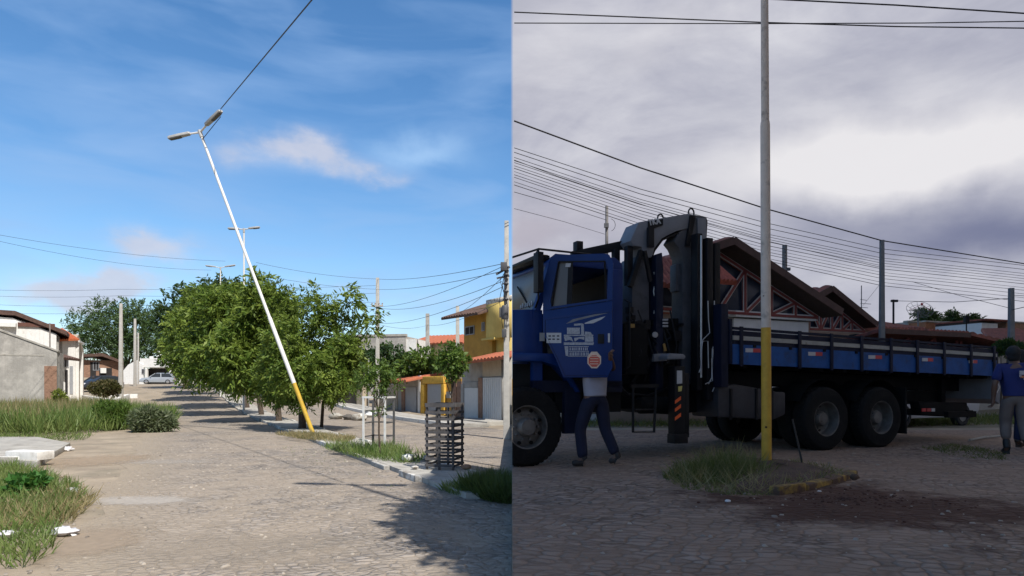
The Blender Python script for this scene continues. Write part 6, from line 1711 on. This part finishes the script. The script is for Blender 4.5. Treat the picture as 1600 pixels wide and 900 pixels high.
h.part('wall', m_rwhite, 0, h.L*.6, 0, h.Z(1545,505), -3, 0); h.part('recess', m_soff, 0, h.L*.6, h.Z(1545,505), h.Z(1545,501.5), -3, -.2); h.part('roof', m_rtile, -.1, h.L, h.Z(1545,501.4), h.Z(1545,499), -3, .3)
h = House('street_wall', XY(1480,24.5), XY(1640,28), 'pale grey boundary wall seen past the tail of the truck', 'wall', z=ZR0)
h.part('wall', M('wall_grey_pale',(.33,.31,.28),.95,var=.15,scale=1.5,bump=.3,streak=.3), 0, h.L, -.1, h.Z(1550,549), -.25, 0)
h.part('coping', m_conc, -.05, h.L, h.Z(1550,549)+.002, h.Z(1550,549)+.1, -.3, .06); h.part('plinth', m_greyp, 0, h.L, -.1, .45, .002, .06)
h = House('garden_wall', XY(905,19.6), XY(1135,21.2), 'low dim garden wall seen under the crane', 'wall', z=ZR0)
h.part('wall', m_rbeige, 0, h.L, -.1, .95, -.25, 0); h.part('plinth', m_rwhite, 0, h.L, -.1, .22, .002, .05)
for o in h.objs: clip_x(o, True, .004)

# poles and masts on the right
m_rpole = M('grey_pole_concrete', (.17,.16,.155), .9, var=.15, scale=5, spots=(.10,.095,.09), spot_scale=3, spot_amt=.35)
p1,H1 = pole(948,640,26,322,'slim pole with a looped lead rising behind the cab',.15,.12,round_=True,mat=m_rpole)
m = MB(); zc = EYE-(352-HZ)/F*26-zr(26); m.tube([(.1+.24*math.sin(t),-.05,zc+.26*math.cos(t)) for t in [R(15+18*i) for i in range(9)]],.010,5); m.build('loose_leads', m_cable, p1)
m = MB(); m.box(-.12,.06,-.16,-.06,zc-.12,zc+.05); m.build('junction_box', m_box, p1)
p2,_ = pole(1226,640,27,383,'short thick pole rising behind the large gable',.26,.20,round_=True,mat=m_rpole)
m = MB(); zc = EYE-(421-HZ)/F*27-zr(27); m.box(.06,.2,-.12,.0,zc-.06,zc+.06); m.build('junction_box', m_box, p2)
pole(1378,640,22,375,'tall concrete pole carrying the thick cable behind the truck bed',.20,.13,mat=m_rpole)
pole(1580,650,25,450,'concrete pole at the right edge behind the men',.23,.17,mat=m_rpole)
p5,_ = pole(1396,600,34,468,'thin dark post with a small head beside the dish',.10,.10,round_=True,mat=m_cblk)
m = MB(); zc = EYE-(469-HZ)/F*34-zr(34); m.box(-.12,.22,-.06,.06,zc-.1,zc+.02); m.build('post_head', m_cblk, p5)
p6,_ = pole(1346,600,30,446,'thin rooftop aerial mast left of the tall concrete pole',.06,.04,round_=True,mat=m_rpole)
m = MB()
for y_,w_ in ((474,.5),(480,.35),(468,.3)):
    zc = EYE-(y_-HZ)/F*30-zr(30); m.bar((-.05,0,zc),(w_,0.1,zc-.02),.02)
m.build('aerial_rod', m_rpole, p6)
p7,_ = pole(1510,600,32,492,'dark thin mast over the long low roof',.07,.06,round_=True,mat=m_cblk)
m = MB(); zc = EYE-(500-HZ)/F*32-zr(32); m.box(-.1,.1,-.08,.08,zc-.15,zc+.18); m.build('mast_box', m_cblk, p7)
# mesh satellite dish
dc = W(1436,487,40); dish = empty('satellite_dish', (dc.x,dc.y,zr(40)), 0, 'open mesh satellite dish against the sky above the far roofs', 'dish')
m = MB(); zc = dc.z-zr(40); n_ = Vector((-.15,-.6,.55)).normalized(); ea = n_.cross(Vector((0,0,1))).normalized(); eb = ea.cross(n_)
C_ = Vector((0,0,zc))
for r_ in (.28,.52,.74): m.tube([C_+n_*(r_*r_*.35)+ea*(r_*math.cos(t))+eb*(r_*math.sin(t)) for t in [2*math.pi*i/24 for i in range(25)]],.012,4,caps=False)
for i in range(12):
    t = 2*math.pi*i/12; m.tube([C_+n_*(r_*r_*.35)+ea*(r_*math.cos(t))+eb*(r_*math.sin(t)) for r_ in (.0,.25,.5,.74)],.010,4)
m.build('reflector_ribs', m_rpole, dish)
m = MB(); m.ell(C_+n_*.62,(.07,.07,.09),8,6); m.tube([C_+n_*.6,C_+ea*.6+n_*.1],.012,4); m.tube([C_+n_*.6,C_-ea*.6+n_*.1],.012,4); m.build('feed_horn', m_red, dish)
m = MB(); m.tube([(0,0,0),(0,.1,zc)],.05,8); m.build('mast', m_rpole, dish)
# far trees on the skyline
for px,d,ls,lab,n_ in ((1446,50,[(1446,497,8),(1452,500,7),(1438,494,5)],'dark rounded tree beside the mesh dish',1500),(1489,55,[(1489,499,7),(1484,497,5),(1495,498,5),(1490,495,4)],'small palm like tree over the white building',900),(1521,55,[(1518,503,5),(1526,503,5),(1512,505,4)],'low dark tree on the skyline right of the mast',900),(1466,60,[(1466,501,5),(1470,503,4)],'faint bare tree between the dish and the palm like one',300)):
    p = XY(px,d); random.seed(px)
    tree(lab, p.x, p.y, [px_lobe(a_,b_,r,d,p.x,p.y) for a_,b_,r in ls], n_, .3, .12, m_leaf2, .12, .2, 'tree', 'far trees on the right skyline')
for px,d,ls,lab in ((1565,23.5,[(1566,541,6),(1576,538,6),(1590,544,7),(1558,548,6),(1600,549,8),(1582,549,8)],'dark shrub by the wall at the right edge'),):
    bush(lab, px, 648, ls, 2600, m_leaf2, .16, .07, d=d)
# white car behind the tail of the truck
wp = XY(1412,17.6); car('white car parked behind the tail of the truck', (wp.x,wp.y,ZR0), R(205), M('car_white',(.38,.38,.40),.35,var=.04))
# broken stake lying on the cobbles
a_ = G(1515,690); b_ = G(1562,684); m = MB(); m.tube([a_+Vector((0,0,.03)),(a_+b_)/2+Vector((0,.02,.045)),b_+Vector((0,0,.035))],[.022,.026,.02],6); tag(m.build('wood_stick', m_rail), 'pale stick lying on the cobbles near the men', 'stick')
stone(1137,785,.028,'small white scrap on the cobbles in front of the grass clump', m_bag, 0, .5, 'litter_scrap','litter',41)
stone(1280,769,.022,'tiny white scrap right of the yellow kerb', m_bag, 0, .4, 'litter_scrap','litter',42)
stone(1335,757,.05,'earth lump at the right end of the yellow kerb', M('dark_earth',(.085,.05,.033),.95), .05, .7, 'earth_lump','earth',43)

# ------------------------------------------------------------------ cables on the right
GR = 'thin parallel cables fanning down across the grey sky'
wire([(1110,-6,9.5),(1400,8,9.5),(1680,26,9.5)],.011,'topmost cable entering from the top edge of the grey sky','high cables')
wire([(803.5,19,10),(1190,35,10),(1400,41.5,10),(1680,45,10)],.010,'high cable from the left edge that ends lower of the two crossing at the pole','high cables')
wire([(803.5,36,11),(1190,37,11),(1440,36,11),(1680,32,11)],.009,'nearly level high cable crossing the other at the pole','high cables')
wire([(803.5,189,16),(1000,262,18),(1196,326,20),(1378,376,22)],.021,'thick dark cable sloping down to the tall concrete pole')
wire([(1378,376,22),(1680,425,26)],.021,'thick dark cable running on from the tall concrete pole to the right edge')
random.seed(77)
left_y = [231,238,246,251,254,259,263,268,273,277,284,289]
mid_y  = [349,357,366,370,374,378,384,389,394,398,404,408]
right_y= [418,424,430,434,438,442,446,452,456,462,468,474]
for i,(l,m_,r) in enumerate(zip(left_y,mid_y,right_y)):
    wire([(803.5,l,19),(1000,l+(m_-l)*.52+3,21),(1200,m_,23),(1378,m_+(r-m_)*.55+2,25),(1680,r+6,28)], random.choice([.008,.009,.011,.007]), 'thin cable among those fanning down across the grey sky above the truck', GR)
wire([(803.5,250,19),(870,275,20),(1010,322,22),(1200,377,24),(1378,418,26)],.010,'cable crossing through the fan at a steeper angle on the left',None)
wire([(803.5,300,20),(880,322,22),(948,344,26)],.010,'upper of two leads dropping to the slim pole behind the cab','leads to the slim pole')
wire([(803.5,326,20),(880,346,23),(945,366,26)],.008,'lower faint lead dropping towards the slim pole behind the cab','leads to the slim pole')
wire([(1396,470,34),(1490,472,30),(1580,466,25)],.013,'sagging cable from the thin dark post to the pole at the right edge')
wire([(1425,440,30),(1500,462,28),(1580,482,25)],.010,'faint cable crossing the sagging one near the right edge')
wire([(1582,484,25),(1680,462,20)],.014,'short dark cable leaving the right-hand pole to the edge of the picture')
wire([(1582,461,25),(1680,468,22)],.010,'thin cable above the short dark one at the right-hand pole')
wire([(1348,478,30),(1378,440,22)],.006,'faint stay from the aerial mast up to the tall concrete pole')
